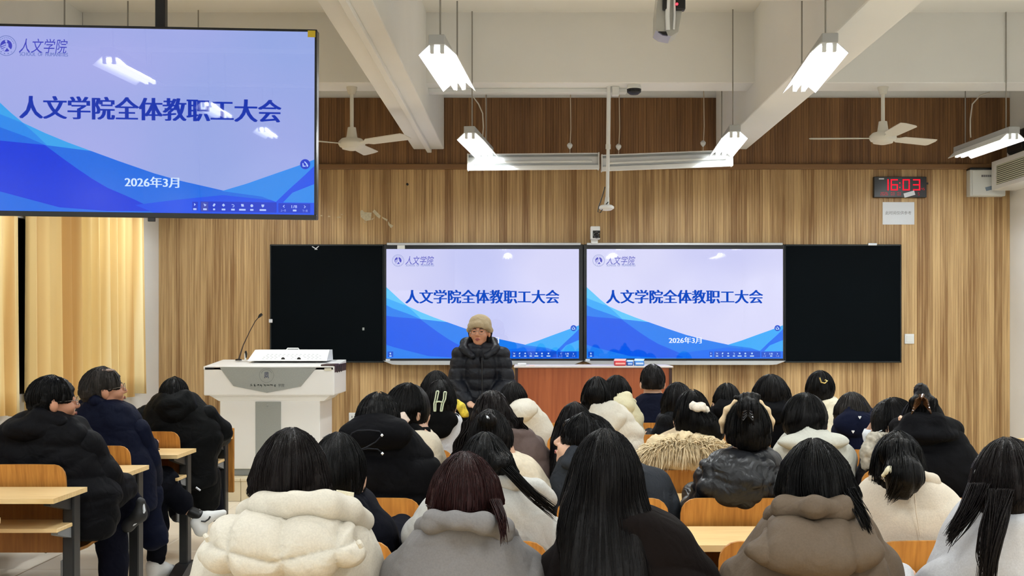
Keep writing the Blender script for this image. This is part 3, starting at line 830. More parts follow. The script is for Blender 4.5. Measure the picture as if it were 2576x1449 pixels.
obj('grille', MB().rbox(4.572, 4.584, 10.93, 11.27, 3.17, 3.34, .004, 1), M['blackm'], r)
obj('bracket', MB().rbox(4.6, 4.62, 11.3, 11.34, 3.08, 3.3, .004, 1), M['white'], r)
# cables at the right-hand lamp
obj('lamp_cable', MB().tube([W(*t, 10.2) for t in ((2490, 232), (2466, 240), (2446, 262), (2441, 300), (2441, 330), (2442, 346))], .006, 6), mat('cable_white', (206, 200, 188), .6), label='white cable drooping to the lamp above the air conditioner', cat='cable')
obj('lamp_cable', MB().tube([W(*t, 9.85) for t in ((1190, 243), (1204, 262), (1214, 285), (1216, 320), (1214, 345))], .005, 6), mat('cable_white', (206, 200, 188), .6), label='white cable bending down to the left blackboard lamp', cat='cable')

# ------------------------------------------------------------------ podium
r = empty('podium', (WX(672, 10.2), 10.5, .2), 'white and grey teaching podium with emblem panel', 'podium')
fy, by = 10.15, 10.80
def q3(px, py, y): return W(px, py, y)
mb = MB()
zt, zb = WZ(921, fy), WZ(1001, fy)
xl, xr = WX(512, fy), WX(841, fy)
mb.rbox(xl, xr, fy, by, zb + .02, zt, .012, 2)
obj('console', mb, M['podium'], r)
mb = MB(); mb.prism([(xl + .03, fy + .02, zb + .03), (xr - .03, fy + .02, zb + .03), (xr - .1, fy + .05, zb - .03), (xl + .12, fy + .05, zb - .03)], (0, .55, 0))
obj('console_underside', mb, M['podium'], r)
mb = MB(); tz = WZ(905, 10.75)
mb.prism([(xl, fy, zt - .004), (xl, by, tz), (xl, by, tz - .03), (xl, fy, zt - .03)], (xr - xl, 0, 0))
obj('sloping_top', mb, M['podium'], r)
pent = [(552, 923), (796, 925.5), (757, 972), (672, 988), (588, 971)]
mb = MB(); mb.prism([q3(a, b, fy)[:] for a, b in pent], (0, -.006, 0)); mb.f = [f[::-1] for f in mb.f]
pg = obj('emblem_panel', mb, M['pgrey'], r)
def pen(px, py): return W(px, py, fy) + Vector((0, -.008, 0))
mb = MB(); n = 40
for k in range(n):
    for r0, r1 in ((17.6, 18.4),):
        a0, a1 = 2 * math.pi * k / n, 2 * math.pi * (k + 1) / n
        mb.add([pen(671 + rr * math.cos(a), 944 + rr * math.sin(a)) for rr, a in ((r0, a0), (r1, a0), (r1, a1), (r0, a1))], [(0, 1, 2, 3)])
for k in range(16):
    an = math.radians(205 + k * 8.6)
    mb.add([pen(671 + 14 * math.cos(an) + dx, 944 + 14 * math.sin(an) + dy) for dx, dy in ((-.7, -.9), (-.7, .9), (.7, .9), (.7, -.9))], [(0, 1, 2, 3)])
obj('emblem_ring', mb, mat('emblem_grey', (120, 126, 122), .7), pg)
mb = MB()
for a in ((666.5, 675.5, 936, 937.3), (666.5, 667.8, 936, 948), (674.2, 675.5, 936, 948), (666.5, 675.5, 939.5, 940.6), (666.5, 675.5, 943, 944.2), (666.5, 675.5, 946.6, 948), (670.4, 671.6, 937, 944), (665.6, 667.2, 948, 951.4), (674.8, 676.4, 948, 951.4), (669, 673, 948, 949.2)):
    mb.add([pen(a[0], a[2]), pen(a[0], a[3]), pen(a[1], a[3]), pen(a[1], a[2])], [(0, 1, 2, 3)])
obj('emblem_mark', mb, M['inkblue'], pg)
mb = MB(); rr = random.Random(4)
for i in range(8):
    cx = 632 + i * 8.6
    for k in range(5):
        a = rr.uniform(-.5, 1.9); l = rr.uniform(1.6, 3.2); ox, oy = rr.uniform(-2, 2), rr.uniform(-2, 2)
        dx, dy = math.cos(a) * l, math.sin(a) * l
        nx, ny = -math.sin(a) * .45, math.cos(a) * .45
        mb.add([pen(cx + ox - dx + nx, 969 + oy - dy + ny), pen(cx + ox - dx - nx, 969 + oy - dy - ny), pen(cx + ox + dx - nx, 969 + oy + dy - ny), pen(cx + ox + dx + nx, 969 + oy + dy + ny)], [(0, 1, 2, 3)])
put_text(mb, '学院', 700, 965, 716, 973.5, lambda u, v: pen(u, v), shear=.15)
obj('emblem_text', mb, M['inkdark'], pg)
mb = MB(); put_text(mb, '学院', 0, 0, 1, 1, lambda u, v: Vector((0, 0, 0))) if False else None
mb = MB().rbox(WX(516, fy), WX(538, fy), fy - .002, fy + .004, WZ(926, fy), WZ(923.5, fy), .0005, 1)
obj('maker_label', mb, M['ink'], r)
obj('asset_sticker', MB().rbox(WX(816, fy), WX(834, fy), fy - .002, fy + .004, WZ(933, fy), WZ(926, fy), .0005, 1), mat('sticker_cream', (214, 210, 190), .7), r)
bx0, bx1 = WX(553, 10.2), WX(805, 10.2)
obj('cabinet', MB().rbox(bx0, bx1, 10.2, 10.82, .26, zb - .025, .008, 2), M['podium'], r)
obj('plinth', MB().rbox(bx0 + .02, bx1 - .02, 10.22, 10.8, .2, .262, .005, 1), M['pgrey2'], r)
cp = MB().rbox(WX(643, 10.2), WX(707, 10.2), 10.192, 10.21, .262, zb - .035, .003, 1)
obj('centre_panel', cp, M['pgrey'], r)
obj('lock', MB().lathe([(.004, -.01), (.007, -.004), (.007, 0)], W(673, 1020, 10.19)[:], 12, 'y'), M['silver'], r, smooth=True)
for s in (628, 715):
    pass
for i in range(7):
    y = 10.3 + 0; z = .52 - i * .016
    mb = MB().rbox(bx1 - .002, bx1 + .003, 10.32, 10.66, z, z + .005, .001, 1)
    obj('vent_slot', mb, M['pgrey2'], r)
# slanted cabinet with perforations
sx0, sx1 = WX(640, 10.72), WX(838, 10.45)
cab = MB(); cab.prism([(sx0 + .03, 10.62, WZ(880, 10.62)), (sx0, 10.45, WZ(908, 10.45)), (sx0, 10.78, WZ(908, 10.45)), (sx0 + .03, 10.78, WZ(880, 10.62))], (WX(826, 10.62) - sx0 - .02, 0, 0))
mv = [Vector(p) for p in cab.v]
cab.v = [(p.x + (.035 if p.x > -2.0 and p.z < 1.25 else 0), p.y, p.z) for p in mv]
sl = obj('slanted_cabinet', cab, M['white'], r)
def son(px, py):
    t = (py - 880) / 28.0
    yv = 10.62 + (10.45 - 10.62) * t - .003
    return Vector((WX(px, yv), yv, WZ(py, yv)))
for j in range(4):
    for i in range(13 + j):
        px = 672 + i * 10.3 - j * 5 + (2 if j % 2 else 0); py = 891 + j * 3.6
        if j > 1 and (700 < px < 724 or 742 < px < 765): continue
        if px > 806: continue
        mb = MB(); mb.add([son(px, py), son(px, py + 1.3), son(px + 5, py + 1.3), son(px + 5, py)], [(0, 1, 2, 3)])
        obj('vent_slot', mb, mat('slot_grey', (186, 192, 196), .6), sl)
for px in (712, 752):
    c = son(px, 903.5); mb = MB(); mb.lathe([(.017, -.002), (.017, .002)], c[:], 18, 'y')
    obj('cable_hole', mb, M['black'], sl)
hz = WZ(880, 10.62)
obj('handle', MB().tube([(WX(719, 10.62), 10.66, hz), (WX(721, 10.62), 10.66, hz + .012), (WX(748, 10.62), 10.66, hz + .012), (WX(750, 10.62), 10.66, hz)], .006, 8), M['white'], sl, smooth=True)
mb = MB(); mb.rbox(xr - .004, xr + .006, 10.2, 10.78, zt - .075, zt + .03, .004, 1)
sd = obj('side_tray', MB().rbox(xr - .12, xr + .002, 10.16, by - .01, zt - .06, zt + .015, .006, 1), M['darkwood'], r)
for i in range(3):
    y = 10.3 + i * .11
    obj('cup_hole', MB().lathe([(.032, 0), (.032, .004)], (xr + .001, y, zt - .03), 14, 'x'), M['black'], sd)
# gooseneck microphone and small upright microphone on the podium
r = empty('gooseneck_microphone', W(600, 906, 10.6)[:], 'black gooseneck microphone rising from the podium', 'microphone')
pts = [W(*t, 10.6) for t in ((600, 907), (604, 893), (612, 868), (628, 834), (642, 808), (652, 797))]
obj('neck', MB().tube(pts, [.009, .007, .005, .004, .004, .004], 8), mat('mic_dark', (58, 44, 38), .5), r, smooth=True)
obj('microphone_head', MB().tube([W(650, 799, 10.6), W(654, 794, 10.6), W(659, 790, 10.6)], [.007, .014, .012], 10), M['black'], r, smooth=True)
obj('base', MB().lathe([(.03, 0), (.028, .012), (.01, .016)], W(600, 907, 10.6)[:], 16), M['black'], r, smooth=True)
r = empty('handheld_microphone', W(618, 906, 10.6)[:], 'small white and black microphone standing on the podium', 'microphone')
obj('grip', MB().tube([W(617, 906, 10.6), W(617, 889, 10.6)], .008, 10), M['white'], r, smooth=True)
obj('microphone_head', MB().tube([W(619, 900, 10.6), W(619, 890, 10.6), W(618, 883, 10.6)], [.008, .011, .009], 10), M['black'], r, smooth=True)

# ------------------------------------------------------------------ brown desk with tissue boxes
dx0, dx1, dy = WX(1296, 10.3), WX(1690, 10.3), 10.3
tz = WZ(922, 10.3)
r = empty('teacher_desk', ((dx0 + dx1) / 2, 10.55, .2), 'tall reddish brown desk in front of the right display', 'desk')
obj('desktop', MB().rbox(dx0 - .012, dx1 + .012, dy - .02, 10.82, tz - .012, tz + .004, .004, 1), mat('desk_white_edge', (206, 196, 190), .4), r)
obj('front_panel', MB().rbox(dx0 + .02, dx1 - .02, dy, dy + .02, .22, tz - .012, .002, 1), M['redwood'], r)
obj('side_panel', MB().rbox(dx0, dx0 + .024, dy - .01, 10.8, .2, tz - .012, .002, 1), M['darkwood'], r)
obj('side_panel', MB().rbox(dx1 - .024, dx1, dy - .01, 10.8, .2, tz - .012, .002, 1), M['darkwood'], r)
tz += .004
def tissue(px0, px1, pyt, c, c2, label, dd):
    y = dy + dd
    x0, x1 = WX(px0, y), WX(px1, y)
    h = WZ(pyt, y) - tz
    r = empty('tissue_pack', ((x0 + x1) / 2, y, tz), label, 'tissue pack', 'tissue packs on the brown desk')
    obj('pack', MB().rbox(x0, x1, y, y + .11, tz, tz + h * .72, .008, 2), mat('pack_%d_%d' % (c[0], c[2]), c, .35), r)
    obj('printed_band', MB().rbox(x0 + .008, x1 - .008, y - .0015, y + .01, tz + h * .2, tz + h * .46, .001, 1), mat('band_%d' % c2[0], c2, .4), r)
    mb = MB(); mb.prism([(x0 - .003, y + .02, tz + h * .72), (x1 - .006, y + .02, tz + h * .70), (x1 + .006, y + .03, tz + h * .98), (x0 + .006, y + .03, tz + h)], (0, .06, 0))
    obj('folded_top', mb, mat('pack_top_%d' % c[0], tuple(min(255, int(v * .35 + 165)) for v in c), .4), r)
tissue(1546, 1575, 903, (196, 44, 52), (232, 170, 160), 'red tissue pack on the brown desk', .06)
tissue(1577, 1593, 906, (52, 116, 206), (180, 206, 240), 'smaller blue tissue pack in the middle, beside the red one', .10)
tissue(1597, 1621, 903, (60, 132, 214), (200, 220, 244), 'blue tissue pack at the right end of the three packs', .06)
obj('board_eraser', MB().rbox(WX(1302, 10.36), WX(1324, 10.36), 10.33, 10.40, tz, tz + .024, .006, 2), M['paper'], label='white eraser at the left end of the brown desk', cat='eraser')
obj('folded_paper', MB().rbox(WX(1331, 10.36), WX(1345, 10.36), 10.33, 10.42, tz, tz + .006, .002, 1), mat('paper_pink', (226, 196, 192), .8), label='small pinkish paper lying on the brown desk', cat='paper')
# ------------------------------------------------------------------ fixed rows of desks with folding seats
def inst(name, me, loc, parent, label=None):
    o = bpy.data.objects.new(name, me)
    col.objects.link(o)
    o.parent = parent
    o.location = Vector(loc) - _base.get(parent.name, Vector((0, 0, 0)))
    _base[o.name] = Vector(loc)
    if label: o['label'] = label
    return o
def backrest_mesh():
    w, zt, zb, rr, t = .205, .85, .62, .055, .014
    out = []
    for k in range(7):
        a = math.pi / 2 * k / 6
        out.append((w - rr + rr * math.sin(a), zt - rr + rr * math.cos(a)))
    half = [(0, zt), (w * .4, zt)] + out + [(w, zb + .02), (w - .02, zb), (w * .4, zb)]
    # strips across x so that the board can be bowed
    xs = [-w, -w + .004, -w + .016, -w + .034, -w + .055, -w * .45, 0, w * .45, w - .055, w - .034, w - .016, w - .004, w]
    def top(x):
        e = abs(x) - (w - rr)
        return zt if e <= 0 else zt - rr + math.sqrt(max(rr * rr - e * e, 0))
    def bow(x, z): return .03 * (1 - (x / w) ** 2) * .9 - (z - zb) * .16
    v = []
    for x in xs:
        for z in (zb, (zb + top(x)) / 2, top(x)):
            for s in (0, t): v.append((x, bow(x, z) + s, z))
    fs = []
    n = len(xs)
    for i in range(n - 1):
        for j in range(2):
            a = i * 6 + j * 2; b = a + 6
            fs.append((a, b, b + 2, a + 2)); fs.append((a + 1, a + 3, b + 3, b + 1))
        a = i * 6; b = a + 6
        fs.append((a, a + 1, b + 1, b)); fs.append((a + 4, b + 4, b + 5, a + 5))
    fs.append((0, 2, 3, 1)); fs.append((2, 4, 5, 3))
    a = (n - 1) * 6
    fs.append((a, a + 1, a + 3, a + 2)); fs.append((a + 2, a + 3, a + 5, a + 4))
    me = MB().add(v, fs).mesh('backrest', True)
    me.materials.append(M['ply'])
    return me
def pan_mesh():
    prof = [(.02, .455), (.10, .437), (.24, .432), (.34, .440), (.385, .432), (.39, .424), (.34, .425), (.24, .417), (.10, .422), (.02, .440)]
    mb = MB(); mb.prism([(-.2, y, z) for y, z in prof], (.4, 0, 0))
    me = mb.mesh('seat_pan'); me.materials.append(M['ply']); return me
def bracket_mesh():
    prof = [(0, .41), (.16, .42), (.2, .39), (.2, .31), (.17, .27), (.13, .255), (.09, .275), (0, .31)]
    mb = MB(); mb.prism([(-.004, y, z) for y, z in prof], (.008, 0, 0))
    me = mb.mesh('seat_bracket'); me.materials.append(M['greym']); return me
BR, PN, SB = backrest_mesh(), pan_mesh(), bracket_mesh()
def desk_row(x0, x1, yf, seats, label, front=False, group='fixed classroom desk rows'):
    r = empty('desk_row', ((x0 + x1) / 2, yf - .2, 0), label, 'desk', group)
    # top: boards of about 1.4 m laid end to end
    n = max(1, round((x1 - x0) / 1.5))
    for i in range(n):
        a, b = x0 + (x1 - x0) * i / n, x0 + (x1 - x0) * (i + 1) / n
        mb = MB(); mb.prism([(a + .001, yf - .38, .728), (b - .001, yf - .38, .728), (b - .001, yf, .728), (a + .001, yf, .728)], (0, 0, .022))
        obj('tabletop', mb, M['desk'], r)
        obj('shelf', MB().rbox(a + .03, b - .03, yf - .27, yf - .015, .585, .603, .003, 1), M['desk'], r)
        obj('front_panel', MB().rbox(a + .05, b - .06, yf - .012, yf + .003, .36 if front else .45, .726, .003, 1), M['plyp'], r)
        if front: obj('end_panel', MB().rbox(b - .07, b + .005, yf + .006, yf + .03, .36, .80, .004, 1), M['ply'], r)
    px = [x0 + .05] + [x0 + (x1 - x0) * i / n for i in range(1, n)] + [x1 - .05]
    for x in px:
        obj('leg', MB().rbox(x - .026, x + .026, yf - .1, yf - .02, .03, .73, .006, 1), M['blackm'], r)
        mb = MB(); mb.prism([(x - .04, yf - .28, 0), (x - .04, yf - .28, .02), (x - .04, yf - .12, .07), (x - .04, yf + .02, .07), (x - .04, yf + .1, .02), (x - .04, yf + .1, 0)], (.08, 0, 0))
        obj('foot', mb, M['blackm'], r)
        mb = MB(); mb.prism([(x - .015, yf - .33, .727), (x - .015, yf - .33, .712), (x - .015, yf - .1, .66), (x - .015, yf - .1, .727)], (.03, 0, 0))
        obj('top_bracket', mb, M['blackm'], r)
        mb = MB(); mb.prism([(x - .015, yf - .25, .585), (x - .015, yf - .25, .572), (x - .015, yf - .1, .535), (x - .015, yf - .1, .585)], (.03, 0, 0))
        obj('shelf_bracket', mb, M['greym'], r)
    for s in seats:
        inst('backrest', BR, (s, yf + .035, 0), r)
        inst('seat_pan', PN, (s, yf + .05, 0), r)
        for e in (-.19, .19): inst('seat_bracket', SB, (s + e, yf + .0, 0), r)
    return r
LS = [-2.345, -2.83, -3.33]
ML, MR = -.86, 1.95
MS = [-.61, -.155, .30, .755, 1.21, 1.665]
desk_row(-3.62, -2.035, 4.50, LS[:1], 'left-hand desk row mostly outside the lower left corner')
desk_row(-3.62, -2.035, 5.38, LS, 'left-hand desk row behind the person with glasses in black')
desk_row(-3.62, -2.035, 6.25, LS, 'left-hand desk row behind the person in the navy coat')
desk_row(-3.62, -2.035, 7.13, LS, 'left-hand desk row behind the person bent forward in black')
desk_row(-3.62, -2.035, 8.00, [], 'left-hand front desk beside the white podium', front=True)
for yf, lb in ((2.54, 'middle desk row hidden below the picture, nearest of all'), (3.42, 'middle desk row directly in front of the nearest people'),
               (4.30, 'middle desk row behind the person with the corded hood'), (5.17, 'middle desk row behind the fur-trimmed hood'),
               (6.05, 'middle desk row behind the person with the pale claw clip'), (6.92, 'middle desk row behind the person in the off-white coat'),
               (7.80, 'middle desk row behind the navy jacket in front of the brown desk')):
    desk_row(ML, MR, yf, MS, lb)
desk_row(ML, MR, 8.67, [], 'frontmost middle desk row, before the speaker', front=True)
desk_row(3.235, 4.68, 7.80, [], 'right-hand front desk peeping in at the right picture edge', front=True)
r = empty('spectacle_case', (-2.3, 7.05, .75), 'dark brown folded spectacles on the desk behind the bent-over person', 'spectacles')
p = W(375, 1127, 7.02)
obj('frame', MB().tube([(p.x - .06, p.y, .757), (p.x + .02, p.y + .01, .765), (p.x + .06, p.y - .01, .757)], .005, 6), M['darkwood'], r)
obj('temple', MB().tube([(p.x - .05, p.y - .03, .756), (p.x + .07, p.y - .02, .758)], .004, 6), M['darkwood'], r)
obj('backpack', MB().rbox(-3.1, -2.75, 6.0, 6.2, 0.0, .42, .06, 3), mat('bag_dark', (34, 34, 38), .8), label='dark bag standing on the floor under the second left-hand desk', cat='bag') if False else None
# ------------------------------------------------------------------ sculpting by distance fields
def smin(a, b, k):
    h = np.clip(.5 + .5 * (b - a) / k, 0, 1)
    return b * (1 - h) + a * h - k * h * (1 - h)
def smax(a, b, k): return -smin(-a, -b, k)
def f_ell(c, r):
    c = [float(v) for v in c]; r = [float(v) for v in r]
    def f(X, Y, Z):
        x, y, z = (X - c[0]) / r[0], (Y - c[1]) / r[1], (Z - c[2]) / r[2]
        k0 = np.sqrt(x * x + y * y + z * z) + 1e-9
        k1 = np.sqrt((x / r[0]) ** 2 + (y / r[1]) ** 2 + (z / r[2]) ** 2) + 1e-9
        return k0 * (k0 - 1) / k1
    return f
def f_cone(a, b, r0, r1):
    a = np.array(a, float); b = np.array(b, float); ba = b - a; L2 = float(ba @ ba) + 1e-12
    def f(X, Y, Z):
        t = np.clip(((X - a[0]) * ba[0] + (Y - a[1]) * ba[1] + (Z - a[2]) * ba[2]) / L2, 0, 1)
        return np.sqrt((X - a[0] - t * ba[0]) ** 2 + (Y - a[1] - t * ba[1]) ** 2 + (Z - a[2] - t * ba[2]) ** 2) - (r0 + (r1 - r0) * t)
    return f
def f_chain(pts, rs):
    fs = [f_cone(pts[i], pts[i + 1], rs[i], rs[i + 1]) for i in range(len(pts) - 1)]
    return f_union(fs, .02)
def f_union(fs, k=.02):
    def f(X, Y, Z):
        v = fs[0](X, Y, Z)
        for g in fs[1:]: v = smin(v, g(X, Y, Z), k)
        return v
    return f
def f_stack(rows, sm=.02, e=2.3):
    """rows (z, cx, w, cy, h): elliptical sections stacked up z"""
    rows = sorted(rows)
    z = np.array([r[0] for r in rows]); A = np.array([r[1:] for r in rows])
    zz = np.linspace(z[0], z[-1], 160)
    B = np.stack([np.interp(zz, z, A[:, i]) for i in range(4)], 1)
    n = max(1, int(sm / ((z[-1] - z[0]) / 160) + .5))
    if n > 1:
        kern = np.hanning(2 * n + 3)[1:-1]; kern /= kern.sum()
        P = np.pad(B, ((n, n), (0, 0)), 'edge')
        B = np.stack([np.convolve(P[:, i], kern, 'valid') for i in range(4)], 1)
    def f(X, Y, Z):
        zc = np.clip(Z, z[0], z[-1])
        cx, w, cy, h = (np.interp(zc, zz, B[:, i]) for i in range(4))
        q = (np.abs((X - cx) / w) ** e + np.abs((Y - cy) / h) ** e) ** (1 / e)
        d = (q - 1) * np.minimum(w, h)
        return smax(d, np.maximum(Z - z[-1], z[0] - Z), .03)
    return f
def f_local(fn, c, R):
    """fn given in a frame with origin c and axes R (3x3, columns = local axes)"""
    c = np.array(c, float); R = np.array(R, float)
    def f(X, Y, Z):
        x, y, z = X - c[0], Y - c[1], Z - c[2]
        return fn(x * R[0, 0] + y * R[1, 0] + z * R[2, 0], x * R[0, 1] + y * R[1, 1] + z * R[2, 1], x * R[0, 2] + y * R[1, 2] + z * R[2, 2])
    return f
def polygonise(f, lo, hi, h):
    lo = np.array(lo, float) - 1.5 * h; hi = np.array(hi, float) + 1.5 * h
    n = np.ceil((hi - lo) / h).astype(int) + 1
    ax = [(lo[i] + h * np.arange(n[i])) for i in range(3)]
    V = f(ax[0][:, None, None], ax[1][None, :, None], ax[2][None, None, :])
    V = np.broadcast_to(V, tuple(n)).astype(np.float32)
    V = V.copy()
    for a in range(3):
        sl = [slice(None)] * 3
        for e in (0, -1):
            sl[a] = e; V[tuple(sl)] = np.maximum(V[tuple(sl)], .001)
    S = V < 0
    cnt = np.zeros(tuple(n - 1), np.int8)
    for i in (0, 1):
        for j in (0, 1):
            for k in (0, 1):
                cnt += S[i:n[0] - 1 + i, j:n[1] - 1 + j, k:n[2] - 1 + k]
    act = np.argwhere((cnt > 0) & (cnt < 8))
    if len(act) == 0: return np.zeros((0, 3)), np.zeros((0, 4), int)
    idx = -np.ones(tuple(n - 1), np.int64)
    idx[act[:, 0], act[:, 1], act[:, 2]] = np.arange(len(act))
    C = np.array([(i, j, k) for i in (0, 1) for j in (0, 1) for k in (0, 1)])
    cv = np.stack([V[act[:, 0] + c[0], act[:, 1] + c[1], act[:, 2] + c[2]] for c in C], 1)
    P = np.zeros((len(act), 3)); N = np.zeros(len(act))
    for a in range(8):
        for b in range(a + 1, 8):
            if np.abs(C[a] - C[b]).sum() != 1: continue
            va, vb = cv[:, a], cv[:, b]
            m = (va < 0) != (vb < 0)
            t = np.where(m, va / np.where(m, va - vb, 1), 0)
            P += np.where(m[:, None], C[a] + t[:, None] * (C[b] - C[a]), 0)
            N += m
    P = lo + h * (act + P / N[:, None])
    quads = []
    for a in range(3):
        o1, o2 = (a + 1) % 3, (a + 2) % 3
        sl0 = [slice(None)] * 3; sl1 = [slice(None)] * 3
        sl0[a] = slice(0, -1); sl1[a] = slice(1, None)
        s0, s1 = S[tuple(sl0)], S[tuple(sl1)]
        e = np.argwhere(s0 != s1)
        e = e[(e[:, o1] > 0) & (e[:, o2] > 0) & (e[:, o1] < n[o1] - 1) & (e[:, o2] < n[o2] - 1)]
        fl = s0[e[:, 0], e[:, 1], e[:, 2]]
        def at(d1, d2):
            q = e.copy(); q[:, o1] += d1; q[:, o2] += d2
            return idx[q[:, 0], q[:, 1], q[:, 2]]
        Q = np.stack([at(-1, -1), at(0, -1), at(0, 0), at(-1, 0)], 1)
        Q[~fl] = Q[~fl][:, ::-1]
        quads.append(Q)
    return P, np.concatenate(quads)
def grad(f, P, e=.002):
    x, y, z = P.T
    g = np.stack([f(x + e, y, z) - f(x - e, y, z), f(x, y + e, z) - f(x, y - e, z), f(x, y, z + e) - f(x, y, z - e)], 1)
    return g / (np.linalg.norm(g, axis=1, keepdims=True) + 1e-9)
def vnoise(p, s=0.0):
    i = np.floor(p); f = p - i; u = f * f * (3 - 2 * f)
    def hsh(o):
        q = i + o
        v = np.sin(q[:, 0] * 127.1 + q[:, 1] * 311.7 + q[:, 2] * 74.7 + s * 13.7) * 43758.5453
        return v - np.floor(v)
    r = 0
    for a in (0, 1):
        for b in (0, 1):
            for c in (0, 1):
                w = (u[:, 0] if a else 1 - u[:, 0]) * (u[:, 1] if b else 1 - u[:, 1]) * (u[:, 2] if c else 1 - u[:, 2])
                r = r + w * hsh(np.array([a, b, c]))
    return r * 2 - 1
def np_mesh(name, P, Q, smooth=True):
    me = bpy.data.meshes.new(name)
    me.vertices.add(len(P)); me.vertices.foreach_set('co', np.asarray(P, np.float32).ravel())
    k = Q.shape[1]
    me.loops.add(Q.size); me.loops.foreach_set('vertex_index', Q.astype(np.int32).ravel())
    me.polygons.add(len(Q))
    me.polygons.foreach_set('loop_start', np.arange(0, Q.size, k, dtype=np.int32))
    me.polygons.foreach_set('loop_total', np.full(len(Q), k, np.int32))
    me.polygons.foreach_set('use_smooth', np.full(len(Q), smooth))
    me.update(calc_edges=True)
    return me
def sculpt(name, f, lo, hi, h, m, parent, disp=None, extra=None, label=None):
    P, Q = polygonise(f, lo, hi, h)
    N = grad(f, P, h * .4)
    v = f(*P.T)
    P = P - N * np.clip(v, -h, h)[:, None] * .9
    if disp is not None: P = P + N * disp(P)[:, None]
    if extra is not None and len(extra[0]):
        E, EQ = extra
        Q = np.concatenate([Q, EQ + len(P)]); P = np.concatenate([P, E])
    me = np_mesh(name, P, Q)
    return obj(name, me, m, parent, label=label)
def ribbons(paths, r):
    """paths (n, m, 3): thin three-sided strands; r (n, m) radii -> verts, quads"""
    n, m, _ = paths.shape
    T = np.gradient(paths, axis=1); T /= np.linalg.norm(T, axis=2, keepdims=True) + 1e-9
    ref = np.array([.31, .82, .47]); A = np.cross(T, ref); A /= np.linalg.norm(A, axis=2, keepdims=True) + 1e-9
    B = np.cross(T, A)
    V = np.stack([paths + (A * math.cos(t) + B * math.sin(t)) * r[..., None] for t in (0, 2.094, 4.189)], 2)   # n,m,3,3
    ids = np.arange(n * m * 3).reshape(n, m, 3)
    q = [np.stack([ids[:, :-1, k], ids[:, :-1, (k + 1) % 3], ids[:, 1:, (k + 1) % 3], ids[:, 1:, k]], -1).reshape(-1, 4) for k in range(3)]
    return V.reshape(-1, 3), np.concatenate(q)

def folds(P, a, s=0):
    w = vnoise(P * 5, 3 + s)[:, None] * .8
    return a * (1.2 * vnoise(P * [5, 5, 8] + w, s + 2) + 1.9 * (np.abs(vnoise(P * [8, 8, 12] + w, s)) ** .7 - .4) + .45 * vnoise(P * [17, 17, 13] + w, s + 4))
# ------------------------------------------------------------------ people
def hair_mat(name, rgb, rough=.42):
    if name in _mats: return _mats[name]
    m, nt, b = nodes_of(name)
    L = nt.links
    tc = nt.nodes.new('ShaderNodeTexCoord'); mp = nt.nodes.new('ShaderNodeMapping'); mp.inputs['Scale'].default_value = (240, 240, 9)
    n = nt.nodes.new('ShaderNodeTexNoise'); n.inputs['Scale'].default_value = 1; n.inputs['Detail'].default_value = 2
    L.new(tc.outputs['Object'], mp.inputs[0]); L.new(mp.outputs[0], n.inputs['Vector'])
    rg = nt.nodes.new('ShaderNodeMapRange'); rg.inputs[1].default_value = .3; rg.inputs[2].default_value = .7; rg.inputs[3].default_value = .55; rg.inputs[4].default_value = 1.5
    mx = nt.nodes.new('ShaderNodeMix'); mx.data_type = 'RGBA'; mx.blend_type = 'MULTIPLY'; mx.inputs[0].default_value = 1; mx.inputs[6].default_value = (*lin(rgb), 1)
    L.new(n.outputs[0], rg.inputs[0]); L.new(rg.outputs[0], mx.inputs[7]); L.new(mx.outputs[2], b.inputs['Base Color'])
    bp = nt.nodes.new('ShaderNodeBump'); bp.inputs['Strength'].default_value = .5; bp.inputs['Distance'].default_value = .004
    L.new(n.outputs[0], bp.inputs['Height']); L.new(bp.outputs[0], b.inputs['Normal'])
    b.inputs['Roughness'].default_value = rough
    b.inputs['Specular IOR Level'].default_value = .12
    _mats[name] = m
    return m
HB = hair_mat('hair_black', (9, 8, 8))
HB2 = hair_mat('hair_soft_black', (14, 12, 12))
HR = hair_mat('hair_red_brown', (38, 17, 16))
HG = hair_mat('hair_grey', (46, 42, 39), .55)
HD = hair_mat('hair_dark_brown', (19, 14, 13))
HA = hair_mat('hair_ash', (40, 37, 35))
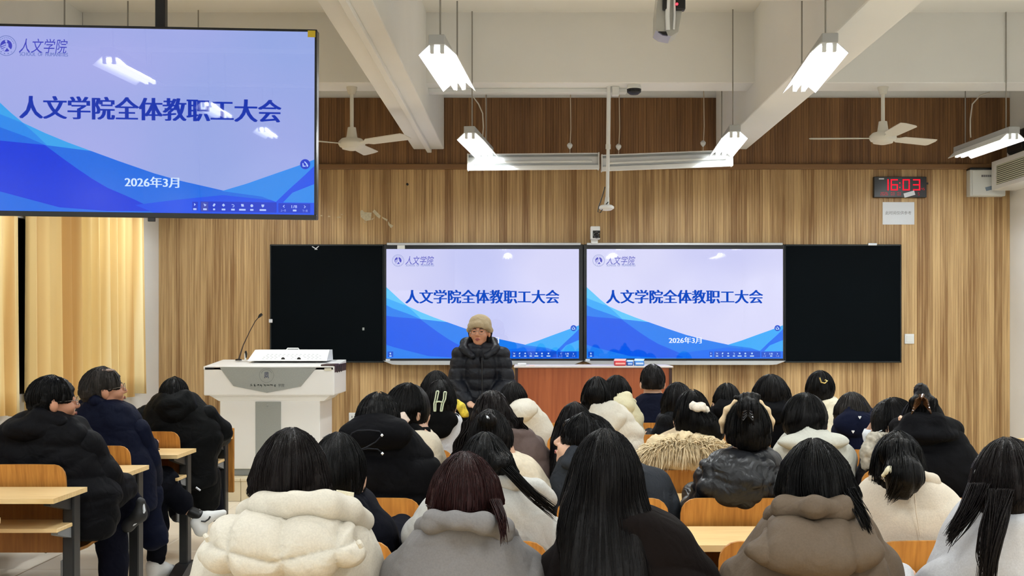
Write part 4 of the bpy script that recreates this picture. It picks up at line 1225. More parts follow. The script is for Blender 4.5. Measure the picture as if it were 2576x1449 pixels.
def cloth(name, rgb, rough=.8, sheen=0, bump=.2, bscale=220, var=.06, spec=.08, fold=.3):
    """woven cloth: soft creases and a fine weave"""
    name = 'cloth_' + name
    if name in _mats: return _mats[name]
    m, nt, b = nodes_of(name)
    L = nt.links
    tc = nt.nodes.new('ShaderNodeTexCoord')
    n1 = nt.nodes.new('ShaderNodeTexNoise'); n1.inputs['Scale'].default_value = 11; n1.inputs['Detail'].default_value = 1.5; n1.inputs['Distortion'].default_value = 1.8
    n2 = nt.nodes.new('ShaderNodeTexNoise'); n2.inputs['Scale'].default_value = bscale; n2.inputs['Detail'].default_value = 2
    for n in (n1, n2): L.new(tc.outputs['Object'], n.inputs['Vector'])
    b1 = nt.nodes.new('ShaderNodeBump'); b1.inputs['Strength'].default_value = fold; b1.inputs['Distance'].default_value = .025
    b2 = nt.nodes.new('ShaderNodeBump'); b2.inputs['Strength'].default_value = bump; b2.inputs['Distance'].default_value = .003
    L.new(n1.outputs[0], b1.inputs['Height']); L.new(n2.outputs[0], b2.inputs['Height']); L.new(b1.outputs[0], b2.inputs['Normal']); L.new(b2.outputs[0], b.inputs['Normal'])
    rg = nt.nodes.new('ShaderNodeMapRange'); rg.inputs[1].default_value = .3; rg.inputs[2].default_value = .7; rg.inputs[3].default_value = 1 - var; rg.inputs[4].default_value = 1 + var
    mx = nt.nodes.new('ShaderNodeMix'); mx.data_type = 'RGBA'; mx.blend_type = 'MULTIPLY'; mx.inputs[0].default_value = 1; mx.inputs[6].default_value = (*lin(rgb), 1)
    L.new(n2.outputs[0], rg.inputs[0]); L.new(rg.outputs[0], mx.inputs[7]); L.new(mx.outputs[2], b.inputs['Base Color'])
    b.inputs['Roughness'].default_value = rough
    b.inputs['Specular IOR Level'].default_value = spec
    if sheen: b.inputs['Sheen Weight'].default_value = sheen * .3
    _mats[name] = m
    return m

def hand_mesh():
    pts = [f_ell((0, .035, 0), (.04, .05, .015))]
    for i, (x, l) in enumerate(((-.03, .055), (-.01, .068), (.01, .072), (.03, .062))):
        a = (x, .075, .0); b = (x * 1.1, .075 + l * .55, .004); c = (x * 1.12, .075 + l * .95, -.014)
        pts.append(f_chain([a, b, c], [.0098, .0092, .008]))
    pts.append(f_chain([(-.03, .02, -.004), (-.055, .05, -.006), (-.052, .08, -.012)], [.014, .011, .009]))
    pts.append(f_cone((0, -.05, .004), (0, .01, 0), .027, .026))
    f = f_union(pts, .008)
    P, Q = polygonise(f, (-.08, -.08, -.04), (.07, .17, .03), .006)
    me = np_mesh('hand', P, Q); me.materials.append(M['skin']); return me
HAND = hand_mesh()
def legs_mesh():
    fs = []
    for s in (-1, 1):
        fs.append(f_chain([(s * .09, 0, .52), (s * .11, .42, .51), (s * .11, .40, .12)], [.095, .072, .05]))
    fs.append(f_ell((0, 0, .53), (.18, .13, .1)))
    P, Q = polygonise(f_union(fs, .03), (-.22, -.16, .06), (.22, .52, .66), .022)
    return np_mesh('trousers', P, Q)
LEGS = legs_mesh(); LEGS.materials.append(cloth('trousers_dark', (12, 13, 18)))
def shoes_mesh():
    fs = []
    for s in (-1, 1): fs.append(f_chain([(s * .11, .38, .06), (s * .115, .5, .045), (s * .12, .58, .035)], [.05, .042, .032]))
    P, Q = polygonise(f_union(fs, .01), (-.2, .3, 0), (.2, .64, .14), .016)
    return np_mesh('shoes', P, Q)
SHOES = shoes_mesh(); SHOES.materials.append(mat('shoe_dark', (30, 28, 28), .5))

def head_field(face=True):
    fs = [f_ell((0, -.012, .028), (.074, .094, .088)), f_ell((0, .028, -.035), (.058, .066, .08)), f_ell((0, .058, -.088), (.026, .026, .022))]
    f = f_union(fs, .03)
    ear = [f_ell((s * .079, -.012, -.012), (.014, .021, .033)) for s in (-1, 1)]
    nose = f_chain([(0, .096, .006), (0, .112, -.028)], [.008, .0125])
    alar = f_ell((0, .1, -.033), (.017, .012, .009))
    chk = [f_ell((s * .034, .062, -.032), (.028, .03, .026)) for s in (-1, 1)]
    brow = f_ell((0, .079, .026), (.05, .014, .012))
    lips = f_ell((0, .09, -.062), (.021, .012, .009))
    eyes = [f_ell((s * .031, .098, .002), (.019, .018, .012)) for s in (-1, 1)]
    ball = [f_ell((s * .031, .078, .002), (.013, .011, .011)) for s in (-1, 1)]
    neck = f_cone((0, -.018, -.06), (0, -.03, -.2), .05, .052)
    def g(X, Y, Z):
        v = f(X, Y, Z)
        for c in chk: v = smin(v, c(X, Y, Z), .02)
        v = smin(v, brow(X, Y, Z), .015)
        for e in eyes: v = smax(v, -e(X, Y, Z), .012)
        for b in ball: v = smin(v, b(X, Y, Z), .003)
        v = smin(v, nose(X, Y, Z), .012); v = smin(v, alar(X, Y, Z), .006); v = smin(v, lips(X, Y, Z), .008)
        for e in ear: v = smin(v, e(X, Y, Z), .008)
        return smin(v, neck(X, Y, Z), .025)
    return g
HEAD = head_field()

def person(label, hx, htop, hw, d, coat, cmat, hair=HB, rows=(), style='long', yaw=0, pitch=0, roll=0, hs=.94, hextra=(), cextra=(), quilt=None, wrinkle=.006, lean=.0,
           cdepth=None, skin='skin', face=False, hood=None, strands=None, hb=0.0, ears=True, legs=True, arms=True, nape=False, cy=0.0, hmat=None, hquilt=None, depth_max=.15, hairdepth=.114, wave=0.0, thin=.06, seedv=0, lc=-.062):
    """seated figure: head at pixel (hx, htop) with hair hw wide, at distance d; coat and hair rows are (y, x0, x1) pixels"""
    S_ = d / F
    rx = max(hw * S_ / 2, .081) if abs(yaw) < 40 else .086
    ztop = WZ(htop, d)
    rz = .122
    yaw_, pit, rol = math.radians(yaw), math.radians(pitch), math.radians(roll)
    R = (Matrix.Rotation(yaw_, 3, 'Z') @ Matrix.Rotation(-pit, 3, 'X') @ Matrix.Rotation(rol, 3, 'Y'))
    Rn = np.array(R)
    hc = Vector((WX(hx, d), d, ztop - rz - .004))          # head centre
    X0 = WX(hx, d)
    root = empty('person', (X0, d, 0), label, 'person', 'seated audience')
    hv = max(.0042, d * .0013)
    # body: head and neck, carried on the shoulders
    hf = f_local(lambda x, y, z: HEAD(x / hs, y / hs, z / hs) * hs, hc, Rn)
    zc = [WZ(r[0], d) for r in coat]
    shoulder = Vector((WX((coat[0][1] + coat[0][2]) / 2, d), d - .01 + cy, zc[0] - .04))
    trunk = f_cone(hc + R @ Vector((0, -.03, -.1)), shoulder, .05, .07)
    bf = f_union([hf, trunk], .03)
    lo = np.minimum(np.array(hc) - .16, np.array(shoulder) - .09); hi = np.maximum(np.array(hc) + .16, np.array(shoulder) + .08)
    sculpt('body', bf, lo, hi, max(hv, .0045) if not face else max(.0038, d * .00075), M[skin], root)
    # coat
    out = []
    ws = [(r[2] - r[1]) * S_ / 2 for r in coat]
    wm = max(ws)
    zlow = .47
    for (py, xl, xr), w in zip(coat, ws):
        z = WZ(py, d)
        if z < zlow - .02: continue
        h = min(max(w * .78, .133 if style == 'long' else .105), cdepth or depth_max)
        out.append((z, WX((xl + xr) / 2, d), max(w, .03), d + cy + lean * (z - .5), max(h, .05)))
    zl = min(o[0] for o in out)
    last = [o for o in out if o[0] == zl][0]
    if zl > zlow + .03:
        out.append((zlow, last[1], min(last[2], .25), d + cy, min(cdepth or depth_max, .15)))
    cf = [f_stack(out, .025)]
    # sleeves reach forward to the desk
    zs = max(o[0] for o in out)
    sh = max((o for o in out if o[0] < zs - .05), key=lambda o: -abs(o[0] - (zs - .16)))
    hands = []
    if arms:
        for s in (-1, 1):
            sx = sh[1] + s * (sh[2] - .055)
            ex = sh[1] + s * (min(wm, .27) - .03)
            A = (sx, sh[3], sh[0] - .01); E = (ex, sh[3] + .13, .74); Wp = (sh[1] + s * .12, d + .36, .80)
            cf.append(f_chain([A, E, Wp], [.068, .062, .046]))
            hands.append((Wp, s))
    for g in cextra: cf.append(g(d))
    cff = f_union(cf, .035)
    lo = (min(o[1] - o[2] for o in out) - .08, d - .26 + min(0, cy), zlow - .02); hi = (max(o[1] + o[2] for o in out) + .08, d + .44, zs + .05)
    def dispc(P, q=quilt, wr=wrinkle, s0=seedv):
        v = folds(P, wr, s0)
        if q:
            kind, sp, am, ph = q
            if kind == 'h':
                u = (P[:, 2] + .012 * np.sin((P[:, 0] - X0) * 9) - ph) / sp
                v += am * 1.3 * (np.abs(np.sin(math.pi * u)) ** .4 - .75)
            else:
                u = (P[:, 2] - .25 * np.abs(P[:, 0] - X0) - ph) / sp
                w = (P[:, 0] - X0 - ph) / (sp * 1.15)
                v += am * (np.minimum(np.abs(np.sin(math.pi * u)), np.abs(np.sin(math.pi * w)) * 1.2) ** .45 - .75)
        return v
    sculpt('coat', cff, lo, hi, max(.006, d * .0021), cmat, root, dispc)
    # hood or collar as a piece of its own
    if hood:
        hf2 = f_union([g(d) for g in hood[0]], .03)
        b = np.array([g.box(d) for g in hood[0]])
        def disph(P): return dispc(P, hquilt if hquilt else quilt, wrinkle)
        sculpt(hood[1] if len(hood) > 1 else 'hood', hf2, b[:, 0].min(0), b[:, 1].max(0), max(.0055, d * .0018), hmat or cmat, root, disph)
    # hair
    cape = f_ell((0, -.012, .006), (rx, hairdepth, rz)) if style != 'short' else f_ell((0, -.01, .026), (rx, .113, rz - .02))
    cap = f_local(lambda x, y, z: smax(cape(x, y, z), -z - .07, .03), hc, Rn)
    hfs = [cap]
    zb_hair = hc.z - .06
    if rows:
        st = []
        for row in rows:
            py, xl, xr = row[:3]
            z = WZ(py, d)
            w = (xr - xl) * S_ / 2
            t = np.clip((hc.z + .02 - z) / .25, 0, 1)
            hh = .095 * (1 - t) + thin * t
            st.append((z, WX((xl + xr) / 2, d), max(w, .012), d - .008 - hb * t - (.095 - hh) * .75, hh))
        zt_ = hc.z + .03
        top = max(st)
        st.append((zt_, hc.x * .5 + top[1] * .5, min(rx * .97, max(top[2], rx * .9)), d - .006, .095))
        hfs.append(f_stack(st, .02, 2.1))
        zb_hair = min(s[0] for s in st)
    elif style == 'short':
        hfs.append(f_local(f_ell((0, -.045, -.025), (rx * .84, .064, .062)), hc, Rn))
    if nape: hfs.append(f_local(f_cone((0, -.078, lc + .02), (0, -.07, lc - .034), .036, .01), hc, Rn))
    for g in hextra: hfs.append(g(d))
    hu = f_union(hfs, .02)
    cutf = f_local(f_ell((0, .125, -.055), (.066, .075, .115)), hc, Rn)
    if style == 'short' or style == 'up':
        side = f_local(f_ell((0, .026, -.08), (.2, .07, .08)), hc, Rn)
        low = f_local(f_ell((0, .0, lc - .088), (.25, .25, .092)), hc, Rn) if style == 'short' else f_local(f_ell((0, .02, lc - .098), (.2, .2, .098)), hc, Rn)
        cut2 = f_union([side, low], .02)
    else: cut2 = None
    if style == 'up': base_f = [cap, f_local(f_ell((0, -.03, -.03), (rx * .95, .075, .085)), hc, Rn)] + hfs[1:]; hu = f_union(base_f, .02)
    ext = f_union([g(d) for g in hextra], .02) if hextra else None
    def hfield(X, Y, Z):
        v = smax(hu(X, Y, Z), -cutf(X, Y, Z), .012)
        if cut2 is not None: v = smax(v, -cut2(X, Y, Z), .012)
        if ext is not None: v = smin(v, ext(X, Y, Z), .02)
        return v
    lo = np.array([hc.x - rx - .05, d - .2, min(zb_hair, hc.z - .16) - .01]); hi = np.array([hc.x + rx + .05, d + .15, ztop + .05])
    if rows:
        lo[0] = min(lo[0], min(WX(r[1], d) for r in rows) - .03); hi[0] = max(hi[0], max(WX(r[2], d) for r in rows) + .03)
    for g in hextra:
        b0, b1 = g.box(d); lo = np.minimum(lo, b0); hi = np.maximum(hi, b1)
    def disphair(P):
        th = np.arctan2(P[:, 1] - d, P[:, 0] - hc.x)
        q = np.stack([np.cos(th) * 9, np.sin(th) * 9, P[:, 2] * 2.5], 1)
        v = .0035 * vnoise(q * 1.6, 5 + seedv) + .0018 * vnoise(q * 5, 6 + seedv)
        if wave: v = v + wave * np.sin(P[:, 2] * 70 + vnoise(q * .6, 8) * 5)
        if style == 'short': v = v + .004 * vnoise(P * 60, 7 + seedv) + .0025 * vnoise(P * 140, 9)
        return v
    # loose strands lying on the surface
    ns = strands if strands is not None else int(np.clip(1100 / d, 110, 400))
    ex = None
    if ns:
        m_ = 12
        g_ = np.random.default_rng(int(hx) + seedv)
        a = g_.uniform(math.pi * 1.0, math.pi * 2.0, ns) if style == 'long' else g_.uniform(math.pi * .85, math.pi * 2.15, ns)
        a = a + yaw_ * .6
        bot = (zb_hair + .004) if style == 'long' and rows else hc.z - .05
        t0 = g_.uniform(0, .25, ns); t1 = g_.uniform(.55, 1.0 if style == 'long' else .95, ns)
        tt = t0[:, None] + (t1 - t0)[:, None] * np.linspace(0, 1, m_)[None]
        # t 0: crown, rises outward over the cap then falls to the bottom
        ph = np.clip(tt / .38, 0, 1) * math.pi / 2
        L_ = hc.z - bot
        zz = np.where(tt < .38, hc.z + .01 + rz * .98 * np.cos(ph), hc.z + .01 - L_ * (tt - .38) / .62)
        aa = a[:, None] + (g_.uniform(-.12, .12, ns)[:, None]) * tt
        rad = .3
        cx = np.full_like(zz, hc.x); cyy = np.full_like(zz, d)
        if rows:
            srt = sorted([(WZ(r_[0], d), WX((r_[1] + r_[2]) / 2, d)) for r_ in rows])
            cx = np.interp(zz, [s[0] for s in srt] + [srt[-1][0] + .06], [s[1] for s in srt] + [hc.x])
        dx, dy = np.cos(aa), np.sin(aa)
        # rays from outside towards the axis; near the crown they come from above as well
        up = np.clip((zz - hc.z - rz * .3) / (rz * .7), 0, 1)
        rr = np.full_like(zz, rad)
        hr = np.where(tt < .38, np.sin(ph), 1.0)
        for _ in range(14):
            v = hfield(cx + dx * rr * np.maximum(hr, .03), cyy + dy * rr * np.maximum(hr, .03), zz)
            rr = np.maximum(rr - v / np.maximum(hr, .25) * .9, .0)
        offs = (g_.uniform(-.001, .0035, ns)[:, None] + .003 * np.sin(tt * 9 + a[:, None] * 7) * (tt > .3))
        pth = np.stack([cx + dx * (rr * np.maximum(hr, .03) + offs), cyy + dy * (rr * np.maximum(hr, .03) + offs), zz + (.002 if style == 'long' else .004) * (1 - tt)], -1)
        # keep strands outside the face opening
        keep = (hfield(pth[..., 0], pth[..., 1], pth[..., 2]) < .012).all(1)
        pth = pth[keep]
        if len(pth):
            wd = np.clip(d * .00034, .0009, .0024) * (1 - .75 * np.abs(np.linspace(-.4, 1, m_)))[None] * g_.uniform(.6, 1.3, len(pth))[:, None]
            ex = ribbons(pth, np.maximum(wd, .0003))
    sculpt('hair', hfield, lo, hi, hv, hair, root, disphair, ex)
    # eyes, mouth and brows where the face can be seen
    if face:
        def L2W(x, y, z): return hc + R @ (Vector((x, y, z)) * hs)
        for s in (-1, 1):
            mb = MB(); mb.lathe([(.001, .0), (.0085, -.002), (.010, -.006)], (0, 0, 0), 12, 'y')
            mb.v = [tuple(L2W(s * .031 + p[0] * 1.1, .0895 + p[1] * -1 * -1, .001 + p[2] * .62)) for p in mb.v]
            obj('eye', mb, M['eye'], root, smooth=True)
            mb = MB().tube([L2W(s * .014, .093, .022), L2W(s * .03, .0925, .027), L2W(s * .048, .084, .022)], [.0025, .003, .0015], 6)
            obj('eyebrow', mb, HB, root)
        mb = MB().tube([L2W(-.019, .0985, -.062), L2W(-.007, .103, -.0605), L2W(.007, .103, -.0605), L2W(.019, .0985, -.062)], [.002, .004, .004, .002], 8)
        mb.tube([L2W(-.016, .099, -.066), L2W(0, .1025, -.0685), L2W(.016, .099, -.066)], [.002, .0048, .002], 8)
        obj('mouth', mb, M['lip'], root, smooth=True)
    if legs:
        inst('trousers', LEGS, (shoulder.x, d + cy - .02, 0), root)
        inst('shoes', SHOES, (shoulder.x, d + cy - .02, 0), root)
    for Wp, s in hands:
        o = inst('hand', HAND, Wp, root)
        o.rotation_euler = (0, 0, math.radians(18 * s))
        if s > 0: o.scale = (1, 1, 1)
        else: o.scale = (-1, 1, 1)
    root['hc'] = list(hc)
    return root, hc, R
class _E:
    """ellipsoid in pixels: centre, depth offset, half width and half height in px, half depth in m"""
    def __init__(s, px, py, dy, rx, rz, ry): s.a = (px, py, dy, rx, rz, ry)
    def __call__(s, d):
        px, py, dy, rx, rz, ry = s.a
        D_ = d + dy
        return f_ell((WX(px, D_), D_, WZ(py, D_)), (rx * D_ / F, ry, rz * D_ / F))
    def box(s, d):
        px, py, dy, rx, rz, ry = s.a
        D_ = d + dy
        c = np.array((WX(px, D_), D_, WZ(py, D_))); r = np.array((rx * D_ / F, ry, rz * D_ / F)) + .03
        return c - r, c + r
class _C:
    """tapering limb through pixel points (px, py, dy, r px)"""
    def __init__(s, *pts, k=None): s.p = pts
    def __call__(s, d):
        return f_chain([W(p[0], p[1], d + p[2])[:] for p in s.p], [p[3] * (d + p[2]) / F for p in s.p])
    def box(s, d):
        P = np.array([W(p[0], p[1], d + p[2])[:] for p in s.p]); r = max(p[3] * (d + p[2]) / F for p in s.p) + .03
        return P.min(0) - r, P.max(0) + r
def E(*a): return _E(*a)
def C(*a): return _C(*a)
def blob(name, gs, d, m, parent, h=None, disp=None, k=.012, label=None):
    f = f_union([g(d) for g in gs], k)
    b = np.array([g.box(d) for g in gs])
    return sculpt(name, f, b[:, 0].min(0), b[:, 1].max(0), h or max(.004, d * .0011), m, parent, disp, label=label)
def strand_tube(name, pts, d, r, m, parent, label=None):
    return obj(name, MB().tube([W(p[0], p[1], d + p[2]) for p in pts], r, 8), m, parent, label=label, smooth=True)
def glasses(root, hc, R, hs=1.0, m=None):
    m = m or M['metalwire']
    def P(x, y, z): return hc + R @ (Vector((x, y, z)) * hs)
    g = MB()
    for s in (-1, 1):
        g.tube([P(s * .034 + .027 * math.cos(a), .111 - .006 * abs(math.cos(a)), -.002 + .021 * math.sin(a)) for a in np.linspace(0, 2 * math.pi, 17)], .0017, 6, caps=False)
        g.tube([P(s * .059, .102, .002), P(s * .075, .06, .004), P(s * .084, .0, .004)], .0013, 6)
    g.tube([P(-.01, .108, 0), P(0, .111, .003), P(.01, .108, 0)], .0014, 6)
    obj('glasses', g, m, root)

def lock(parent, pts, d, n, m, seed=0, rad=.0016, wav=.0):
    """a free lock of hair: n strands through (px, py, dy, half width px)"""
    g = np.random.default_rng(seed)
    mm = 16
    t = np.linspace(0, len(pts) - 1, mm)
    A = np.array([list(W(p[0], p[1], d + p[2])) + [p[3] * d / F] for p in pts])
    B = np.stack([np.interp(t, np.arange(len(pts)), A[:, i]) for i in range(4)], 1)
    k = np.array([.25, .5, .25])
    for _ in range(2): B[1:-1] = .25 * B[:-2] + .5 * B[1:-1] + .25 * B[2:]
    a = g.uniform(-1, 1, n); b = g.normal(0, .45, n)
    P = np.repeat(B[None, :, :3], n, 0)
    u = np.linspace(0, 1, mm)
    jit = a[:, None] * B[None, :, 3] + g.normal(0, .004, n)[:, None] * u[None] + wav * np.sin(u[None] * 14 + a[:, None] * 2)
    P[..., 0] += jit
    P[..., 1] += b[:, None] * np.minimum(B[None, :, 3], .018) - .004
    P[..., 2] += g.normal(0, .012, n)[:, None] * u[None]
    r = rad * g.uniform(.6, 1.3, n)[:, None] * (1 - .8 * np.clip(u * 1.25 - .25, 0, 1) ** 2)[None]
    v, q = ribbons(P, np.maximum(r, .0004))
    return obj('hair_lock', np_mesh('hair_lock', v, q), m, parent)

def HOOD(px, py, rx, rz):
    """hood hanging down the back: soft bag and a rolled rim round the neck"""
    return [E(px, py + rz * .35, -.085, rx, rz * 1.25, .085), E(px, py + rz * 1.1, -.1, rx * .6, rz * .8, .07),
            C((px - rx * .8, py - rz * .1, .02, rz * .42), (px - rx * .4, py - rz * .55, -.09, rz * .45), (px + rx * .4, py - rz * .55, -.09, rz * .45), (px + rx * .8, py - rz * .1, .02, rz * .42))]
# ------------------------------------------------------------------ who sits where
# nearest row -----------------------------------------------------------------
cream = cloth('cream_puffer', (203, 196, 182), .6)
p, hc, R = person('person in cream quilted puffer jacket, nearest row on the left', 735, 1080, 178, 2.75,
    [(1240, 668, 842), (1258, 640, 880), (1300, 585, 915), (1350, 545, 935), (1400, 510, 945), (1449, 488, 952), (1600, 480, 955)], cream, HD,
    rows=[(1140, 652, 812), (1190, 635, 828), (1235, 630, 835), (1262, 640, 840)], wrinkle=.0035,
    hood=([E(712, 1388, -.15, 208, 74, .08), E(715, 1335, -.11, 180, 62, .1)],), hquilt=('d', .105, .022, .02), seedv=1)
blob('collar', [C((625, 1290, -.02, 30), (660, 1272, -.12, 30), (735, 1268, -.155, 30), (820, 1268, -.14, 30), (875, 1285, -.07, 30), (915, 1310, .0, 26))], 2.75, cream, p, h=.006, disp=lambda P: folds(P, .0035, 2))
for px, py in ((520, 1352), (905, 1368)):
    strand_tube('toggle', [(px - 4, py - 6, -.2), (px, py, -.205), (px + 4, py + 8, -.2)], 2.75, .006, cream, p)
grey = cloth('grey_coat', (118, 115, 114), .7)
p, hc, R = person('person in grey coat with stand collar, nearest row', 1170, 1140, 158, 2.75,
    [(1284, 1082, 1248), (1312, 1064, 1278), (1345, 1030, 1305), (1395, 992, 1340), (1449, 966, 1368), (1600, 960, 1375)], grey, HR,
    rows=[(1195, 1096, 1250), (1250, 1085, 1262), (1282, 1080, 1264)], wrinkle=.005,
    hood=([C((1066, 1325, .0, 24), (1090, 1314, -.1, 30), (1150, 1310, -.155, 30), (1215, 1316, -.145, 30), (1262, 1332, -.08, 28), (1285, 1345, .0, 22))], 'collar'), seedv=2)
lock(p, [(1245, 1255, -.09, 14), (1258, 1290, -.13, 11), (1266, 1325, -.165, 7), (1268, 1342, -.17, 3)], 2.75, 60, HR, 2)
dbrown = cloth('dark_brown_coat', (19, 14, 13), .9)
p, hc, R = person('person in dark brown coat, nearest row, middle of the picture', 1523, 1082, 136, 2.75,
    [(1275, 1470, 1645), (1295, 1440, 1690), (1335, 1405, 1735), (1395, 1380, 1770), (1449, 1370, 1795), (1600, 1368, 1800)], dbrown, HB2,
    rows=[(1140, 1456, 1588), (1190, 1436, 1602), (1250, 1412, 1622), (1320, 1400, 1640), (1400, 1408, 1640), (1470, 1415, 1632)], hb=.1, thin=.08, strands=420, seedv=3)
brown = cloth('brown_puffer', (96, 83, 70), .6, bump=.15)
p, hc, R = person('person in brown hooded puffer jacket, nearest row', 2046, 1107, 168, 2.75,
    [(1250, 1968, 2128), (1275, 1945, 2160), (1320, 1900, 2195), (1370, 1868, 2215), (1449, 1832, 2258), (1600, 1825, 2265)], brown, HB,
    rows=[(1160, 1968, 2128), (1210, 1955, 2146), (1255, 1958, 2160), (1275, 1975, 2165)],
    hood=([E(2045, 1388, -.14, 180, 66, .08), E(2050, 1330, -.1, 145, 58, .09)],), hquilt=('d', .17, .016, .05), wrinkle=.008, seedv=4)
blob('collar', [C((1948, 1296, .0, 26), (1975, 1282, -.1, 30), (2046, 1277, -.155, 30), (2115, 1282, -.12, 30), (2160, 1305, .0, 26))], 2.75, brown, p, h=.006, disp=lambda P: folds(P, .005, 2))
lock(p, [(2128, 1225, -.09, 18), (2150, 1265, -.13, 14), (2170, 1300, -.15, 9), (2184, 1330, -.155, 4)], 2.75, 80, HB, 4)
whitej = cloth('white_jacket', (188, 188, 191), .6)
p, hc, R = person('person in white jacket cut by the right picture edge', 2532, 1104, 158, 2.75,
    [(1262, 2450, 2620), (1290, 2425, 2640), (1340, 2385, 2655), (1400, 2350, 2670), (1449, 2330, 2685), (1600, 2320, 2690)], whitej, HD,
    rows=[(1165, 2456, 2612), (1215, 2446, 2615), (1255, 2430, 2600), (1280, 2440, 2600)],
    wrinkle=.008, seedv=5)
lock(p, [(2465, 1215, -.06, 26), (2440, 1275, -.09, 24), (2412, 1320, -.1, 16), (2385, 1352, -.1, 5)], 2.75, 130, HD, 5)
lock(p, [(2515, 1230, -.12, 30), (2500, 1300, -.165, 20), (2486, 1380, -.18, 15), (2474, 1470, -.18, 11)], 2.75, 120, HD, 6)
lock(p, [(2535, 1250, -.13, 14), (2522, 1330, -.175, 10), (2500, 1410, -.18, 9), (2496, 1470, -.18, 8)], 2.75, 40, HD, 7)
lock(p, [(2490, 1260, -.14, 10), (2470, 1330, -.175, 12), (2466, 1390, -.18, 14), (2490, 1440, -.18, 12)], 2.75, 14, HD, 8)
obj('earring', MB().lathe([(.002, -.009), (.008, -.003), (.006, .006), (.002, .009)], W(2456, 1188, 2.74)[:], 12), M['silver'], p, smooth=True)

# second row ------------------------------------------------------------------
navyb = cloth('blue_black_coat', (10, 11, 20), .85)
p, hc, R = person('person in blue-black coat beside the cream puffer, cream strap at the shoulder', 852, 1090, 128, 3.62,
    [(1228, 806, 915), (1250, 790, 940), (1300, 776, 968), (1340, 770, 988), (1420, 766, 995)], navyb, HB,
    rows=[(1140, 792, 912), (1190, 790, 916), (1235, 795, 914), (1252, 802, 908)], seedv=6)
mb = MB(); mb.prism([W(846, 1233, 3.46), W(890, 1240, 3.46), W(884, 1304, 3.44), W(858, 1294, 3.44), W(846, 1262, 3.45)], (0, .008, 0))
obj('strap', mb, cloth('strap_cream', (224, 216, 190)), p, label='cream stitched strap')
lwhite = cloth('pale_jacket', (188, 187, 182), .55, bump=.2)
p, hc, R = person('person in shiny pale jacket just in front of the grey coat', 1221, 1090, 132, 3.62,
    [(1200, 1150, 1300), (1222, 1108, 1335), (1262, 1068, 1370), (1310, 1040, 1402), (1345, 1036, 1406), (1450, 1045, 1395)], lwhite, HB,
    rows=[(1140, 1154, 1290), (1180, 1156, 1302), (1210, 1180, 1310)], hextra=[E(1262, 1165, -.09, 26, 24, .05)],
    wrinkle=.009, hood=([C((1160, 1225, -.03, 18), (1220, 1212, -.11, 20), (1290, 1208, -.1, 22), (1350, 1222, -.05, 16), (1388, 1260, -.02, 10))], 'collar'), seedv=7)
lock(p, [(1268, 1170, -.12, 20), (1298, 1200, -.15, 14), (1340, 1245, -.165, 9), (1395, 1288, -.155, 4)], 3.62, 90, HB, 9)
cream2 = cloth('cream_wool', (204, 194, 178), .9, fold=.12)
p, hc, R = person('person in cream wool coat with a pale tie on the ponytail', 2258, 1089, 124, 3.62,
    [(1192, 2215, 2320), (1206, 2180, 2355), (1235, 2162, 2400), (1270, 2154, 2432), (1340, 2150, 2448), (1450, 2155, 2450)], cream2, HB, style='up', nape=True,
    hextra=[E(2262, 1140, -.09, 48, 34, .03), C((2272, 1165, -.12, 24), (2272, 1195, -.16, 44), (2262, 1225, -.15, 26), (2240, 1238, -.13, 7))], skin='skin2', wrinkle=.004,
    hood=([C((2200, 1205, -.01, 14), (2240, 1196, -.1, 15), (2300, 1192, -.1, 15), (2345, 1208, -.06, 14), (2372, 1235, -.02, 9))], 'collar'), yaw=-12, seedv=8)
blob('ear', [E(2209, 1188, -.01, 8, 17, .02)], 3.62, M['skin2'], p)
lock(p, [(2275, 1180, -.18, 30), (2268, 1215, -.19, 34), (2250, 1238, -.17, 22), (2236, 1250, -.15, 10)], 3.62, 90, HB, 10)
blob('hair_tie', [C((2222, 1196, -.17, 5), (2240, 1183, -.185, 8), (2262, 1178, -.18, 5))], 3.62, cloth('tie_cream', (220, 214, 186)), p)
strand_tube('seam', [(2300, 1235, -.155), (2305, 1290, -.155), (2315, 1350, -.15)], 3.62, .002, cream2, p)

# third row -------------------------------------------------------------------
blackc = cloth('black_coat', (9, 9, 12), .8)
p, hc, R = person('person in black padded coat with thin cord on the hood', 953, 990, 94, 4.5,
    [(1056, 905, 1000), (1068, 880, 1030), (1100, 858, 1055), (1135, 846, 1078), (1170, 842, 1100), (1220, 840, 1108), (1270, 850, 1100)], blackc, HB, style='short', yaw=-10, quilt=('h', .14, .012, .02),
    hood=([E(945, 1092, -.13, 96, 42, .07), E(950, 1066, -.09, 72, 26, .07)],), hquilt=('h', .3, .0, 0), seedv=9)
strand_tube('cord', [(880, 1102, -.185), (885, 1090, -.19), (900, 1083, -.2), (930, 1082, -.205), (955, 1085, -.2), (961, 1095, -.2), (945, 1112, -.2), (920, 1126, -.2), (897, 1134, -.19)], 4.5, .0028, mat('cord_dark', (34, 35, 40), .7, spec=.1), p)
strand_tube('cord', [(897, 1134, -.19), (925, 1128, -.2), (950, 1130, -.2), (962, 1140, -.19)], 4.5, .0028, mat('cord_dark', (34, 35, 40), .7, spec=.1), p)
for px, py in ((880, 1103), (961, 1095), (962, 1141)):
    obj('cord_end', MB().lathe([(.001, -.006), (.006, 0), (.001, .006)], W(px, py, 4.5 - .205)[:], 10), M['paper'], p, smooth=True)
fleece = cloth('cream_fleece', (206, 195, 174), .95, bump=.8, bscale=70)
